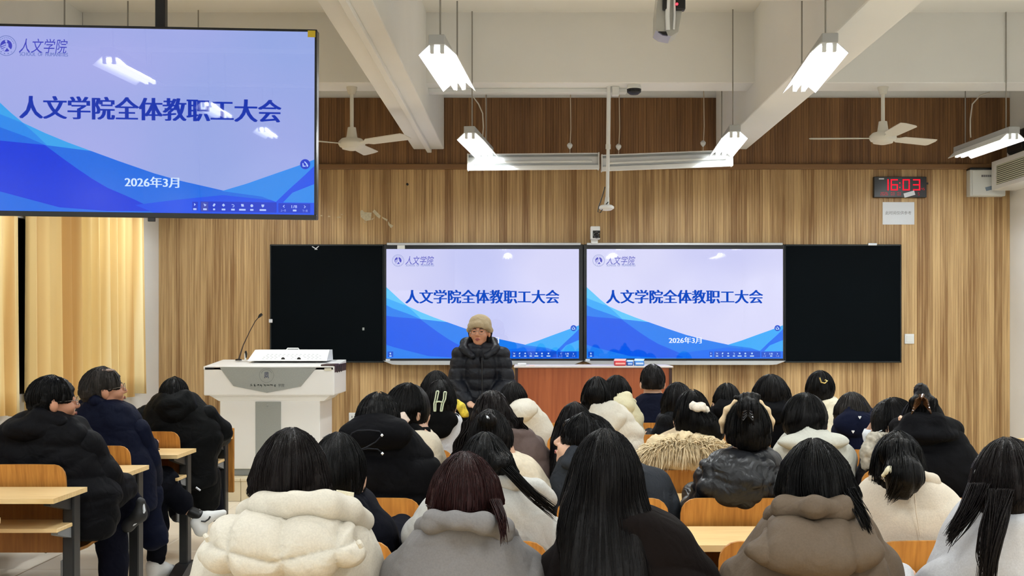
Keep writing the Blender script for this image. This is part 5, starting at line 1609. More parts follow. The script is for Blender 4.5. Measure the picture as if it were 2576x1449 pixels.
p, hc, R = person('person in cream fleece jacket with a small white hair tie', 1236, 1032, 100, 4.5,
    [(1138, 1205, 1312), (1158, 1180, 1345), (1190, 1168, 1372), (1240, 1165, 1388), (1300, 1165, 1392)], fleece, HB2,
    rows=[(1085, 1184, 1284), (1125, 1168, 1282), (1165, 1165, 1270), (1185, 1172, 1262)], hextra=[E(1226, 1058, -.1, 20, 16, .03)], yaw=-15, wrinkle=.005, seedv=10)
strand_tube('hair_tie', [(1221, 1046, -.115), (1227, 1050, -.13), (1233, 1058, -.128)], 4.5, .0045, M['paper'], p)
blob('ear', [E(1287, 1100, .0, 5, 16, .018)], 4.5, M['skin'], p)
dgrey = cloth('dark_grey_jacket', (42, 45, 50), .75)
p, hc, R = person('person in dark grey jacket bending the head to the left', 1468, 1040, 106, 4.5,
    [(1122, 1422, 1500), (1140, 1408, 1560), (1172, 1398, 1632), (1215, 1392, 1680), (1260, 1390, 1712), (1310, 1390, 1715)], dgrey, HB, style='short', yaw=72, pitch=-20, face=True,
    hextra=[E(1438, 1072, .05, 18, 14, .05), E(1510, 1095, .0, 14, 24, .05)], hood=([C((1416, 1146, .04, 18), (1445, 1138, -.06, 20), (1500, 1138, -.09, 20), (1548, 1152, -.02, 18)), E(1485, 1165, -.06, 78, 32, .09)], 'collar'), seedv=11)
nylon = cloth('black_nylon', (15, 16, 20), .42, spec=.35, fold=.7)
p, hc, R = person('person in glossy black puffer with beige headband', 1880, 1004, 112, 4.5,
    [(1128, 1842, 1930), (1142, 1800, 1955), (1175, 1762, 1975), (1230, 1746, 1984), (1300, 1738, 1995), (1370, 1736, 1995), (1420, 1740, 1990)], nylon, HB, style='up', nape=True,
    hextra=[E(1882, 1030, -.09, 26, 28, .04), C((1882, 1012, -.06, 16), (1876, 1002, -.06, 8), (1850, 1000, -.05, 2)), C((1882, 1010, -.06, 12), (1895, 1000, -.06, 6), (1908, 998, -.05, 2))], skin='skin',
    hood=([E(1848, 1222, -.13, 104, 62, .075), E(1850, 1172, -.1, 96, 34, .08)],), hquilt=('d', .17, .014, .03), quilt=('h', .12, .012, .0), wrinkle=.01, seedv=12, lc=-.018, pitch=-12)
band = cloth('beige_band', (214, 190, 154), .8)
blob('headband', [C((1817, 1088, .02, 4), (1817, 1060, .0, 6), (1828, 1030, .0, 5), (1850, 1010, .01, 3), (1885, 1003, .02, 3), (1913, 1012, .01, 3), (1931, 1032, .0, 5), (1941, 1060, .0, 6), (1941, 1088, .02, 4)), ], 4.5, band, p)
mb = MB()
for s in (-1, 1):
    for k in range(4):
        mb.tube([W(1881 + s * 2, 1032 + k * 4, 4.5 - .13), W(1881 + s * (10 + k), 1036 + k * 7, 4.5 - .14), W(1881 + s * (13 + k), 1048 + k * 7, 4.5 - .125)], [.004, .004, .002], 6)
obj('claw_clip', mb, mat('clip_black', (24, 22, 24), .15), p, label='glossy black claw clip')
p, hc, R = person('person in wide black hooded coat with tortoiseshell claw clip', 2318, 1002, 104, 4.5,
    [(1062, 2272, 2385), (1085, 2245, 2408), (1110, 2226, 2430), (1140, 2214, 2452), (1180, 2206, 2474), (1230, 2204, 2480), (1280, 2210, 2478)], blackc, HB, style='up', quilt=('h', .2, .008, .05),
    hextra=[E(2318, 985, -.03, 14, 18, .035), E(2322, 1012, -.06, 30, 18, .04)], hood=([C((2262, 1078, -.0, 20), (2300, 1068, -.1, 26), (2355, 1068, -.1, 26), (2398, 1082, -.02, 20)), E(2325, 1095, -.1, 85, 24, .07)],), seedv=13)
tort = mat('tortoiseshell', (66, 40, 20), .15, var=.7, vscale=60)
mb = MB()
for s in (-1, 1):
    for k in range(5):
        mb.tube([W(2318 + s * 4, 1000 + k * 3, 4.4), W(2318 + s * (14 + 2 * k), 1006 + k * 7, 4.375), W(2318 + s * (17 + 2 * k), 1014 + k * 7, 4.38)], [.005, .0045, .002], 6)
mb.tube([W(2314, 994, 4.41), W(2318, 1004, 4.375), W(2322, 994, 4.41)], .006, 8)
obj('claw_clip', mb, tort, p, label='tortoiseshell claw clip')
obj('earring', MB().lathe([(.002, -.012), (.009, -.006), (.01, .004), (.003, .012)], W(2266, 1053, 4.43)[:], 12), mat('pearl_pink', (226, 184, 156), .25), p, smooth=True)

# fourth row ------------------------------------------------------------------
cream3 = cloth('cream_jacket', (214, 203, 182), .75)
p, hc, R = person('person turned right in cream jacket, pale scrunchie at the neck', 1030, 965, 84, 5.37,
    [(1078, 1018, 1078), (1092, 1005, 1095), (1115, 1000, 1108), (1160, 1000, 1115), (1230, 1000, 1118)], cream3, HB, rows=[(1010, 990, 1062), (1040, 990, 1052), (1062, 1000, 1048)], yaw=-48, face=True,
    hextra=[E(1012, 1062, -.08, 13, 12, .03)], hood=([C((1022, 1078, .02, 14), (1040, 1082, -.07, 15), (1075, 1085, -.02, 10))], 'scarf'), hmat=cloth('scarf_black', (9, 9, 10)), seedv=14)
blob('scrunchie', [C((1003, 1050, -.1, 6), (1014, 1047, -.115, 7), (1020, 1058, -.115, 7), (1014, 1072, -.11, 6), (1005, 1068, -.105, 6), (1003, 1052, -.1, 6))], 5.37, cloth('scrunchie_pale', (218, 200, 188)), p, disp=lambda P: vnoise(P * 90, 1) * .004)
bpuff = cloth('taupe_puffer', (92, 78, 74), .65)
p, hc, R = person('person in taupe puffer jacket in front of the cream fleece', 1238, 985, 94, 5.37,
    [(1078, 1215, 1335), (1095, 1195, 1358), (1130, 1185, 1378), (1175, 1180, 1395), (1230, 1178, 1402), (1270, 1180, 1400)], bpuff, HD,
    rows=[(1030, 1188, 1292), (1060, 1175, 1308), (1090, 1162, 1318), (1118, 1150, 1300), (1150, 1140, 1235)], wave=.006, quilt=('h', .11, .008, .01), wrinkle=.009, seedv=15)
lock(p, [(1185, 1060, -.08, 18), (1170, 1100, -.1, 20), (1150, 1140, -.11, 14), (1136, 1165, -.11, 6)], 5.37, 70, HD, 11, rad=.0026, wav=.006)
lock(p, [(1300, 1050, -.05, 14), (1312, 1085, -.06, 16), (1310, 1115, -.07, 10)], 5.37, 40, HD, 12, rad=.0026, wav=.006)
p, hc, R = person('person in grey sweater half hidden beside the dark grey jacket', 1446, 1012, 88, 5.37,
    [(1110, 1398, 1500), (1130, 1388, 1515), (1180, 1384, 1520), (1250, 1384, 1520)], cloth('grey_sweater', (96, 92, 86)), HB2,
    rows=[(1060, 1396, 1492), (1110, 1384, 1486), (1180, 1382, 1462), (1235, 1386, 1445), (1258, 1392, 1435)], hb=.08, pitch=-12, seedv=16)
beige = cloth('beige_parka', (204, 184, 152), .75)
p, hc, R = person('person in beige parka with fur-trimmed hood and floral scrunchie', 1742, 983, 84, 5.37,
    [(1072, 1712, 1768), (1088, 1675, 1800), (1110, 1640, 1822), (1150, 1618, 1832), (1200, 1620, 1830), (1240, 1625, 1826)], beige, HB, style='up', yaw=-10, nape=True,
    hextra=[C((1762, 1050, -.09, 14), (1782, 1068, -.11, 22), (1800, 1088, -.1, 20), (1806, 1104, -.08, 7))], hood=([E(1722, 1150, -.13, 98, 42, .08)],), seedv=17)
blob('scrunchie', [C((1737, 1026, -.1, 5), (1744, 1020, -.115, 8), (1755, 1026, -.125, 7), (1766, 1024, -.12, 8), (1777, 1034, -.105, 7), (1781, 1045, -.095, 4))], 5.37, mat('scrunchie_floral', (232, 222, 206), .7, var=.25, vscale=70), p, disp=lambda P: vnoise(P * 80, 1) * .005)
# fur trim: tapering tufts along the rim of the hood
g_ = np.random.default_rng(3)
nf = 6500
u = g_.uniform(0, 1, nf)
ang = np.pi * (1.06 - 1.12 * u)
cxp, czp = 1720 + 104 * np.cos(ang), 1142 - 38 * np.sin(ang) ** .8 * np.sign(np.sin(ang) + 1e-6)
czp = 1142 - 36 * np.maximum(np.sin(ang), -.3)
dd = 5.37
base = np.stack([(cxp - PX) * dd / F, np.full(nf, dd - .12) + g_.normal(0, .022, nf) - .05 * np.maximum(np.sin(ang), 0), CZ + (PY - czp) * dd / F + g_.normal(0, .012, nf)], 1)
dirs = np.stack([np.cos(ang) * .75 + g_.normal(0, .3, nf), -.55 + g_.normal(0, .35, nf), np.sin(ang) * .3 - .1 + g_.normal(0, .35, nf)], 1)
down = g_.uniform(0, 1, nf) < .72
dirs[down] = np.stack([np.cos(ang[down]) * .5 + g_.normal(0, .22, down.sum()), -.4 + g_.normal(0, .25, down.sum()), -.9 + g_.normal(0, .22, down.sum())], 1)
dirs /= np.linalg.norm(dirs, axis=1, keepdims=True)
ln = g_.uniform(.03, .085, nf)
ts = np.linspace(0, 1, 5)
pth = base[:, None] + dirs[:, None] * (ln[:, None] * ts)[..., None] + np.array([0, -.005, -.028])[None, None] * (ts ** 2)[None, :, None]
fv, fq = ribbons(pth, (np.array([.0026, .003, .0026, .0016, .0002])[None] * g_.uniform(.7, 1.4, nf)[:, None]))
fur = mat('fur_beige', (224, 204, 166), .9, var=.25, vscale=30)
obj('fur_trim', np_mesh('fur_trim', fv, fq), fur, p, kind='stuff')
blob('fur_core', [C((1618, 1140, -.1, 14), (1650, 1115, -.13, 18), (1720, 1106, -.15, 20), (1790, 1115, -.13, 18), (1822, 1138, -.1, 14))], dd, fur, p, disp=lambda P: vnoise(P * 70, 1) * .008)
palew = cloth('pale_coat', (198, 198, 188), .75)
p, hc, R = person('person turned right in pale hooded coat, right of the beige headband', 2030, 990, 92, 5.37,
    [(1080, 1990, 2072), (1094, 1968, 2100), (1120, 1952, 2128), (1150, 1946, 2144), (1200, 1946, 2150), (1240, 1950, 2146)], palew, HB,
    rows=[(1035, 1986, 2072), (1065, 1984, 2062), (1084, 1988, 2058)], yaw=-62, face=True, hood=([E(2045, 1112, -.1, 92, 24, .07), C((1985, 1088, .0, 10), (2030, 1083, -.09, 11), (2075, 1090, -.01, 10))],), seedv=18)
fcoat = cloth('charcoal_coat', (66, 64, 68), .8)
p, hc, R = person('person in white face mask turned left, grey fur collar', 2242, 1002, 82, 5.37,
    [(1100, 2200, 2272), (1118, 2178, 2290), (1150, 2168, 2300), (1200, 2166, 2305), (1260, 2166, 2305)], fcoat, HB,
    rows=[(1040, 2224, 2284), (1080, 2230, 2292), (1115, 2226, 2290)], yaw=58, face=True, seedv=19)
def Hw(x, y, z): return hc + R @ Vector((x, y, z))
mk = MB()
v = []
for i, z in enumerate((-.018, -.04, -.065, -.09, -.112)):
    for j in range(9):
        a = (j / 8 - .5) * 2.3
        rr = (.062, .07, .069, .066, .05)[i]
        v.append(Hw(rr * math.sin(a), .044 + (.078, .088, .084, .074, .058)[i] * math.cos(a), z))
mk.add(v, [(i * 9 + j, i * 9 + j + 1, (i + 1) * 9 + j + 1, (i + 1) * 9 + j) for i in range(4) for j in range(8)])
o = obj('face_mask', mk, M['paper'], p, smooth=True); sd_ = o.modifiers.new('t', 'SOLIDIFY'); sd_.thickness = .003
for s in (-1, 1):
    obj('mask_strap', MB().tube([Hw(s * .058, .07, -.04), Hw(s * .078, .03, -.02), Hw(s * .082, -.02, .0)], .0025, 6), M['paper'], p)
gl = np.random.default_rng(5)
furg = mat('fur_grey', (176, 170, 156), .9, var=.3, vscale=50)
nf = 1100
uu = gl.uniform(0, 1, nf)
bx = np.stack([np.interp(uu, [0, .4, 1], [2232, 2198, 2176]), np.interp(uu, [0, .4, 1], [1096, 1102, 1165])], 1) + gl.normal(0, 5, (nf, 2))
base = np.stack([(bx[:, 0] - PX) * 5.37 / F, np.full(nf, 5.27) + gl.normal(0, .02, nf), CZ + (PY - bx[:, 1]) * 5.37 / F], 1)
dr = gl.normal(0, .5, (nf, 3)) + np.array([-.35, -.6, -.2]); dr /= np.linalg.norm(dr, axis=1, keepdims=True)
pth = base[:, None] + dr[:, None] * (gl.uniform(.02, .04, nf)[:, None] * ts)[..., None]
fv, fq = ribbons(pth, np.array([.002, .002, .0016, .001, .0002])[None] * np.ones((nf, 1)))
obj('fur_collar', np_mesh('fur_collar', fv, fq), furg, p, kind='stuff')
blob('collar_core', [C((2232, 1098, -.08, 10), (2198, 1104, -.09, 16), (2184, 1135, -.1, 18), (2180, 1168, -.1, 14))], 5.37, furg, p, disp=lambda P: vnoise(P * 80, 1) * .006)

# fifth row -------------------------------------------------------------------
wcoat = cloth('white_coat', (202, 205, 210), .7)
p, hc, R = person('person with pale green claw clip, black hood over white coat', 1108, 957, 78, 6.25,
    [(1038, 1085, 1140), (1052, 1068, 1160), (1080, 1058, 1166), (1130, 1054, 1168), (1170, 1056, 1166)], wcoat, HB2, style='up', nape=True,
    hextra=[E(1108, 1005, -.09, 16, 30, .035)], hood=([E(1108, 1058, -.09, 44, 26, .06), C((1072, 1050, .0, 9), (1108, 1042, -.08, 11), (1146, 1050, .0, 9)), E(1110, 1082, -.12, 26, 20, .04)],), hmat=cloth('hood_black', (8, 8, 9), .9), seedv=20)
cg = mat('clip_green', (206, 218, 190), .4)
mb = MB()
for s, pts in ((-1, ((1101, 984), (1097, 1005), (1094, 1016), (1094, 1034))), (1, ((1120, 986), (1118, 1004), (1113, 1016), (1110, 1034)))):
    for e in (-3, 3):
        mb.tube([W(x + e * (1 - .3 * i / 3), y, 6.25 - .135) for i, (x, y) in enumerate(pts)], .0035, 6)
    for x, y in (pts[0], pts[-1]): mb.tube([W(x - 3, y, 6.25 - .135), W(x + 3, y, 6.25 - .135)], .0035, 6)
mb.tube([W(1096, 1012, 6.25 - .14), W(1104, 1010, 6.25 - .145), W(1114, 1012, 6.25 - .14)], .004, 6)
obj('claw_clip', mb, cg, p, label='pale green claw clip')
cpuff = cloth('cream_white_puffer', (214, 209, 196), .65)
p, hc, R = person('person in cream white puffer before the brown desk', 1501, 950, 74, 6.25,
    [(1012, 1478, 1540), (1026, 1468, 1572), (1052, 1462, 1600), (1090, 1464, 1612), (1140, 1466, 1614)], cpuff, HB, style='up', nape=True,
    hextra=[E(1500, 993, -.09, 26, 20, .045)], hood=(HOOD(1522, 1042, 56, 27),), hquilt=('h', .2, .004, 0), quilt=('h', .09, .008, .01), wrinkle=.008, seedv=21)
navyh = cloth('navy_hooded_coat', (14, 19, 40), .85)
p, hc, R = person('person in navy hooded coat with two tiny white hearts', 2142, 988, 86, 6.25,
    [(1030, 2115, 2185), (1045, 2105, 2200), (1080, 2096, 2206), (1130, 2094, 2208), (1170, 2096, 2206)], navyh, HA, rows=[(1020, 2100, 2186), (1050, 2098, 2190)],
    hood=([E(2152, 1066, -.11, 54, 34, .07), C((2108, 1052, .0, 8), (2135, 1030, -.08, 9), (2170, 1024, -.08, 9), (2198, 1038, .0, 8))],), seedv=22)
for px, py in ((2163, 1050), (2146, 1086)):
    q = W(px, py, 6.25 - .185)
    mb = MB()
    for s in (-1, 1): mb.lathe([(.001, -.003), (.004, -.001), (.004, .003)], (q.x + s * .004, q.y, q.z + .003), 10, 'y')
    mb.prism([(q.x - .0075, q.y - .002, q.z + .002), (q.x, q.y - .002, q.z - .009), (q.x + .0075, q.y - .002, q.z + .003)], (0, .004, 0))
    obj('heart_patch', mb, M['paper'], p)

# sixth row -------------------------------------------------------------------
p, hc, R = person('person in black coat with yellow scarf, left of the speaker', 1098, 934, 74, 7.12,
    [(1005, 1070, 1150), (1020, 1062, 1168), (1050, 1058, 1178), (1110, 1060, 1178)], blackc, HB2, rows=[(965, 1062, 1138), (1000, 1066, 1146), (1020, 1072, 1150)], seedv=23)
blob('scarf', [C((1150, 1012, -.08, 8), (1160, 1024, -.11, 10), (1168, 1040, -.11, 9), (1176, 1046, -.09, 4))], 7.12, mat('scarf_yellow', (206, 184, 60), .8, var=.6, vscale=30), p)
owhite = cloth('off_white_coat', (208, 203, 190), .75)
p, hc, R = person('person in off-white coat leaning forward, right of the speaker', 1293, 962, 66, 7.12,
    [(1000, 1275, 1325), (1016, 1270, 1350), (1045, 1272, 1376), (1085, 1282, 1390), (1130, 1288, 1394)], owhite, HB2, rows=[(985, 1262, 1322), (1002, 1268, 1328)], yaw=-20, seedv=24,
    hood=(HOOD(1312, 1024, 42, 20),))
gpuff = cloth('pale_green_puffer', (208, 202, 170), .65)
p, hc, R = person('person in pale green-beige hooded puffer beside the cream white puffer', 1552, 945, 70, 7.12,
    [(990, 1535, 1585), (1010, 1530, 1600), (1050, 1530, 1612), (1090, 1535, 1618), (1130, 1538, 1618)], gpuff, HB, rows=[(975, 1520, 1584), (1000, 1522, 1580)],
    hood=(HOOD(1566, 1014, 32, 28),), quilt=('h', .09, .007, 0), yaw=-15, seedv=25)
bpuf = cloth('charcoal_puffer', (17, 18, 22), .55)
p, hc, R = person('person in charcoal puffer between navy jacket and floral scrunchie', 1704, 963, 76, 7.12,
    [(1030, 1668, 1742), (1045, 1655, 1752), (1070, 1645, 1758), (1110, 1636, 1762), (1150, 1638, 1760)], bpuf, HB2, rows=[(1000, 1668, 1742), (1030, 1662, 1740), (1052, 1664, 1725)], quilt=('h', .08, .008, 0), seedv=26)
p, hc, R = person('person in black hooded jacket just left of the beige headband', 1828, 965, 66, 7.12,
    [(1008, 1798, 1862), (1022, 1788, 1872), (1060, 1780, 1880), (1110, 1780, 1880)], blackc, HB, rows=[(995, 1796, 1862), (1008, 1798, 1860)], hood=(HOOD(1830, 1022, 38, 19),), seedv=27)
p, hc, R = person('person in black padded jacket behind the pale hooded coat, under the right display', 1938, 943, 88, 7.12,
    [(1006, 1905, 1985), (1022, 1895, 1998), (1060, 1888, 2006), (1120, 1886, 2008)], blackc, HB2, rows=[(978, 1888, 1988), (1002, 1890, 1992), (1012, 1896, 1984)], hood=(HOOD(1945, 1028, 52, 22),), quilt=('h', .08, .007, 0), seedv=28)

# front row -------------------------------------------------------------------
navym = cloth('navy_suit', (15, 19, 36), .8)
p, hc, R = person('person in navy jacket in front of the brown desk', 1641, 918, 57, 8.0,
    [(988, 1618, 1666), (998, 1602, 1684), (1020, 1592, 1694), (1060, 1586, 1700), (1110, 1586, 1700)], navym, hair_mat('hair_greying', (26, 24, 24), .5), style='short', seedv=29, wrinkle=.004, lc=-.035)
crm = cloth('cream_sweater', (232, 226, 204), .8)
p, hc, R = person('person with gold hair clip and cream collar, front row', 2064, 934, 70, 8.0,
    [(998, 2042, 2100), (1010, 2034, 2112), (1040, 2028, 2118), (1090, 2026, 2120)], crm, HB, style='up', nape=True, yaw=-25, seedv=30)
strand_tube('hair_clip', [(2062, 950, -.125), (2066, 962, -.128), (2075, 964, -.128), (2081, 958, -.122), (2075, 956, -.126)], 8.0, .005, mat('gold', (222, 196, 120), .3, metal=.6), p, label='gold hair clip')

# left-hand block -------------------------------------------------------------
blk = cloth('black_puffer', (12, 12, 15), .65)
p, hc, R = person('person with glasses in black padded coat, nearest on the left-hand side', 134, 946, 118, 5.65,
    [(1030, 70, 170), (1050, 28, 205), (1085, -10, 232), (1130, -25, 250), (1190, -25, 280), (1240, 0, 300), (1300, 10, 300)], blk, HB, style='short', yaw=-58, pitch=-4, face=True, skin='skin2',
    hood=([C((55, 1052, .0, 16), (95, 1050, -.1, 20), (150, 1062, -.09, 18), (205, 1085, .04, 12)), E(78, 1082, -.08, 72, 36, .1)],), hquilt=('h', .4, 0, 0), quilt=('h', .15, .012, .03), wrinkle=.009, legs=False, seedv=31, hs=.98)
glasses(p, hc, R, .98)
# folded arm and crossed legs
blob('sleeve', [C((215, 1120, .0, 40), (250, 1200, .05, 48), (270, 1235, .12, 48)), C((270, 1235, .12, 48), (310, 1225, .2, 32))], 5.65, blk, p, h=.012, k=.03, disp=lambda P: .012 * np.abs(np.sin(P[:, 2] * 22)) + vnoise(P * 15, 3) * .006)
jean = cloth('dark_jeans', (12, 13, 24), .9)
blob('trousers', [C((150, 1290, 0, 50), (300, 1235, .3, 42), (345, 1290, .34, 30)), C((180, 1300, .05, 52), (275, 1290, .32, 46), (285, 1420, .3, 36), (290, 1500, .28, 30))], 5.65, jean, p, h=.014, k=.03, disp=lambda P: folds(P, .007, 3))
sol = mat('shoe_black', (22, 22, 24), .6)
blob('shoe', [C((352, 1265, .3, 14), (350, 1295, .3, 18), (322, 1322, .3, 15), (302, 1328, .3, 10))], 5.65, sol, p)
strand_tube('shoe_sole', [(360, 1268, .29), (363, 1285, .28), (352, 1308, .28), (330, 1324, .28), (302, 1332, .28)], 5.65, .007, M['paper'], p)
blob('shoe', [C((292, 1520, .28, 24), (320, 1530, .45, 20))], 5.65, sol, p)
navyc = cloth('navy_coat', (10, 15, 34), .65)
p, hc, R = person('person in long navy coat and white sneakers, legs crossed', 262, 924, 112, 6.5,
    [(1004, 215, 300), (1022, 196, 335), (1060, 192, 352), (1110, 200, 368), (1170, 215, 385), (1230, 225, 392), (1300, 250, 400)], navyc, HG, style='short', yaw=-60, pitch=-10, face=True, skin='skin2',
    hextra=[E(228, 985, -.03, 24, 30, .08)], hood=([C((208, 1014, -.02, 11), (240, 1012, -.09, 13), (295, 1026, -.04, 12), (336, 1060, .06, 6))], 'collar'), legs=False, seedv=32, hs=.98)
glasses(p, hc, R, .98)
blob('bald_patch', [E(266, 932, .0, 22, 5.5, .05)], 6.5, mat('thin_crown', (128, 104, 90), .6), p)
blob('sleeve', [C((350, 1080, .0, 28), (372, 1160, .06, 30), (378, 1205, .14, 26))], 6.5, navyc, p, h=.012, disp=lambda P: folds(P, .007, 3))
blob('coat_skirt', [C((300, 1230, .0, 60), (370, 1250, .15, 40)), C((352, 1240, .1, 34), (372, 1300, .15, 34), (385, 1345, .16, 38)), C((392, 1345, .14, 24), (415, 1362, .14, 10))], 6.5, navyc, p, h=.012, k=.03, disp=lambda P: folds(P, .007, 3))
trs = cloth('navy_trousers', (11, 12, 20), .85)
blob('trousers', [C((300, 1220, .05, 40), (410, 1215, .4, 38), (455, 1262, .42, 27), (462, 1275, .42, 24)), C((330, 1240, .1, 44), (385, 1245, .42, 40), (396, 1330, .42, 26), (392, 1400, .4, 23))], 6.5, trs, p, h=.012, k=.02, disp=lambda P: folds(P, .007, 3))
blob('ankle', [C((458, 1275, .42, 14), (482, 1288, .42, 12))], 6.5, M['skin'], p)
blob('sock', [C((482, 1288, .42, 14), (500, 1296, .42, 14))], 6.5, M['black'], p)
snk = mat('sneaker_white', (222, 222, 220), .6)
blob('sneaker', [C((496, 1316, .42, 17), (520, 1302, .43, 15), (562, 1290, .45, 8)), E(505, 1330, .42, 18, 20, .045), C((500, 1286, .43, 6), (510, 1300, .43, 10))], 6.5, snk, p, k=.015)
strand_tube('sneaker_mark', [(506, 1311, .39), (516, 1312, .39), (525, 1306, .395), (529, 1299, .40)], 6.5, .005, M['black'], p)
blob('sock', [C((392, 1398, .4, 16), (390, 1412, .4, 14))], 6.5, M['black'], p)
blob('sneaker', [C((385, 1424, .38, 18), (410, 1430, .46, 16), (432, 1432, .56, 12)), C((385, 1440, .38, 16), (434, 1440, .56, 12))], 6.5, snk, p, k=.02)
strand_tube('sneaker_mark', [(386, 1424, .345), (402, 1432, .385), (412, 1428, .415), (408, 1420, .42)], 6.5, .005, M['black'], p)
blk2 = cloth('black_shell_coat', (11, 12, 13), .6)
p, hc, R = person('person bent forward in long black hooded coat beside the podium', 440, 949, 70, 7.45,
    [(985, 400, 482), (1000, 382, 500), (1030, 362, 528), (1065, 345, 548), (1100, 338, 560), (1150, 345, 545), (1200, 360, 548), (1250, 400, 550)], blk2, HB, style='short', pitch=-28, hood=(HOOD(440, 1012, 60, 30),), hquilt=('h', .4, 0, 0), quilt=('h', .3, .006, .0), arms=False, legs=False, wrinkle=.008, seedv=33)
blob('sleeve', [C((520, 1045, .0, 26), (555, 1085, .1, 26), (560, 1100, .3, 22)), C((555, 1090, .1, 25), (520, 1098, .35, 20))], 7.45, blk2, p, h=.014, disp=lambda P: folds(P, .007, 3))
blob('sleeve', [C((365, 1045, .0, 26), (345, 1085, .1, 26), (380, 1098, .35, 20))], 7.45, blk2, p, h=.014, disp=lambda P: folds(P, .007, 3))
for s, px in ((-1, 398), (1, 505)):
    o = inst('hand', HAND, (WX(px, 7.8), 7.82, .77), p); o.rotation_euler = (0, 0, math.radians(30 * s)); o.scale = (s, 1, 1)
blob('coat_skirt', [C((470, 1160, .0, 60), (505, 1220, .05, 48), (515, 1262, .06, 34)), C((525, 1200, .05, 30), (540, 1268, .05, 12))], 7.45, blk2, p, h=.014, disp=lambda P: folds(P, .007, 3))
blob('trousers', [C((460, 1190, .1, 46), (520, 1180, .42, 32), (545, 1290, .4, 20)), C((420, 1190, .1, 46), (440, 1180, .42, 32), (445, 1290, .4, 20))], 7.45, trs, p, h=.016)
blob('shoe', [C((545, 1300, .38, 14), (548, 1302, .52, 11))], 7.45, sol, p); blob('shoe', [C((445, 1300, .38, 14), (445, 1302, .52, 11))], 7.45, sol, p)
mb = MB().tube([W(493, 1226, 7.26), W(504, 1234, 7.26)], .006, 6)
obj('reflective_tab', mb, M['paper'], p)

# ------------------------------------------------------------------ the speaker, standing on the floor before the desks
d = 9.4
X0 = WX(1207, d)
hc = Vector((X0, d, WZ(840, d) + .012))
root = empty('person', (X0, d, 0), 'speaker standing at the front in beige knit cap, glasses and black puffer', 'person')
R = Matrix.Rotation(math.radians(180 - 8), 3, 'Z') @ Matrix.Rotation(math.radians(4), 3, 'X')
Rn = np.array(R)
hs = .96
hf = f_local(lambda x, y, z: HEAD(x / hs, y / hs, z / hs) * hs, hc, Rn)
sk = f_union([hf, f_cone(hc + Vector((0, .02, -.1)), (X0, d + .02, 1.2), .05, .07)], .02)
sculpt('body', sk, np.array(hc) - [.14, .15, .3], np.array(hc) + [.14, .15, .15], .0055, M['skin2'], root)
def SL(x, y, z): return hc + R @ (Vector((x, y, z)) * hs)
for s in (-1, 1):
    mb = MB(); mb.lathe([(.001, .0), (.0085, -.002), (.010, -.006)], (0, 0, 0), 12, 'y')
    mb.v = [tuple(SL(s * .031 + p_[0] * 1.15, .0895 + p_[1], .001 + p_[2] * .55)) for p_ in mb.v]
    obj('eye', mb, M['eye'], root, smooth=True)
    obj('eyebrow', MB().tube([SL(s * .014, .094, .022), SL(s * .03, .0935, .027), SL(s * .048, .085, .021)], [.0025, .003, .0015], 6), HB, root)
obj('mouth', MB().tube([SL(-.02, .0985, -.062), SL(-.007, .104, -.0595), SL(.007, .104, -.0595), SL(.02, .0985, -.062)], [.002, .0048, .0048, .002], 8).tube([SL(-.017, .099, -.067), SL(0, .1035, -.072), SL(.017, .099, -.067)], [.002, .006, .002], 8), M['lip'], root, smooth=True)
glasses(root, hc, R, hs)
knit = cloth('beige_knit', (168, 152, 124), .95, bump=.5, bscale=140)
capf = f_local(f_union([f_ell((0, -.012, .062), (.092, .11, .086)), f_chain([(0, .094, .056), (.064, .06, .046), (.086, -.01, .018), (.06, -.08, -.004), (0, -.1, -.01), (-.06, -.08, -.004), (-.086, -.01, .018), (-.064, .06, .046), (0, .094, .056)], [.019] * 9)], .02), hc, Rn)
cutb = f_local(f_ell((0, .06, -.065), (.088, .12, .098)), hc, Rn)
sculpt('knit_cap', lambda X, Y, Z: smax(capf(X, Y, Z), -cutb(X, Y, Z), .01), np.array(hc) - [.16, .16, .08], np.array(hc) + [.16, .16, .18], .007, knit, root, lambda P: vnoise(P * 40, 2) * .003)
hrf = f_local(f_union([f_cone((s * .078, -.02, .0), (s * .07, -.02, -.075), .022, .016) for s in (-1, 1)] + [f_ell((0, -.06, -.03), (.07, .045, .07))], .02), hc, Rn)
sculpt('hair', hrf, np.array(hc) - [.12, .13, .12], np.array(hc) + [.12, .13, .06], .008, HB, root)
spk = cloth('speaker_puffer', (18, 21, 29), .5, spec=.25)
rows_ = [(862, 1172, 1248), (876, 1160, 1262), (892, 1150, 1274), (915, 1140, 1280), (950, 1140, 1278), (985, 1144, 1274)]
st = [(WZ(py, d), WX((a + b) / 2, d), (b - a) * d / F / 2 - (.075 if i > 1 else 0), d + .01, .12 if i else .08) for i, (py, a, b) in enumerate(rows_)]
st += [(.75, X0, .2, d + .01, .14), (.5, X0, .21, d + .01, .15)]
arms = []
for s, (sx, ex, wx) in ((-1, (1158, 1148, 1176)), (1, (1262, 1275, 1236))):
    arms.append(f_chain([(WX(sx, d), d, WZ(892, d)), (WX(ex, d), d - .02, WZ(960, d)), (WX(wx, d), d - .17, WZ(1008, d))], [.07, .068, .055]))
cf = f_union([f_stack(st, .03)] + arms, .02)
def dq(P):
    u = (P[:, 2] - .02) / .088
    v = .014 * (np.abs(np.sin(math.pi * u)) ** .45 - .75) + vnoise(P * 18, 1) * .004
    v -= .014 * np.exp(-((P[:, 0] - X0 - .01) / .011) ** 2) * (P[:, 1] < d)
    return v
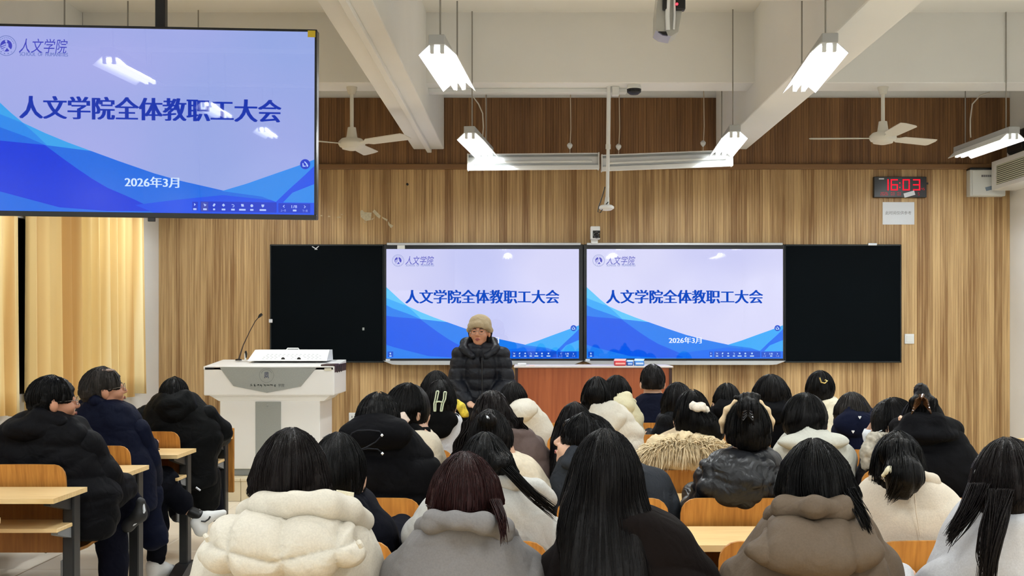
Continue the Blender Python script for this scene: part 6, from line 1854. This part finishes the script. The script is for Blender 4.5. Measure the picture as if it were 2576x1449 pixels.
sculpt('coat', cf, (X0 - .36, d - .3, .48), (X0 + .36, d + .2, 1.45), .0095, spk, root, dq)
hd_ = f_union([f_chain([(WX(1168, d), d - .03, WZ(876, d)), (WX(1173, d), d + .05, WZ(864, d)), (X0, d + .12, WZ(858, d)), (WX(1238, d), d + .05, WZ(862, d)), (WX(1245, d), d - .03, WZ(876, d))], [.042, .046, .05, .046, .042]), f_chain([(WX(1168, d), d - .04, WZ(878, d)), (WX(1190, d), d - .12, WZ(895, d))], [.04, .022]), f_chain([(WX(1246, d), d - .04, WZ(878, d)), (WX(1226, d), d - .12, WZ(895, d))], [.04, .022])], .02)
sculpt('hood', hd_, (X0 - .3, d - .2, 1.15), (X0 + .3, d + .22, 1.52), .0095, spk, root, lambda P: vnoise(P * 16, 1) * .006)
sculpt('sweater_collar', f_cone((X0, d - .005, WZ(905, d)), (X0 + .005, d + .0, WZ(873, d)), .1, .066), (X0 - .13, d - .13, 1.15), (X0 + .13, d + .13, 1.45), .009, blackc, root)
obj('zip', MB().tube([W(1212, 900, d - .14), W(1213, 940, d - .145), W(1213, 1000, d - .15)], .004, 6), M['blackm'], root)
lg = f_union([f_chain([(X0 + s * .09, d + .01, .62), (X0 + s * .1, d, .35), (X0 + s * .1, d + .01, .08)], [.095, .065, .05]) for s in (-1, 1)], .01)
sculpt('trousers', lg, (X0 - .25, d - .15, .02), (X0 + .25, d + .15, .7), .02, cloth('trousers_dark', (26, 27, 34)), root)
for s in (-1, 1):
    sculpt('shoe', f_chain([(X0 + s * .1, d + .02, .05), (X0 + s * .11, d - .1, .042), (X0 + s * .115, d - .17, .032)], [.048, .042, .03]), (X0 + s * .1 - .07, d - .24, 0), (X0 + s * .1 + .09, d + .1, .12), .014, sol, root)
for s, wx in ((-1, 1184), (1, 1228)):
    o = inst('hand', HAND, (WX(wx, d), d - .2, WZ(1012, d)), root)
    o.rotation_euler = (math.radians(-20), 0, math.radians(180 - 50 * s)); o.scale = (-s, 1, 1)
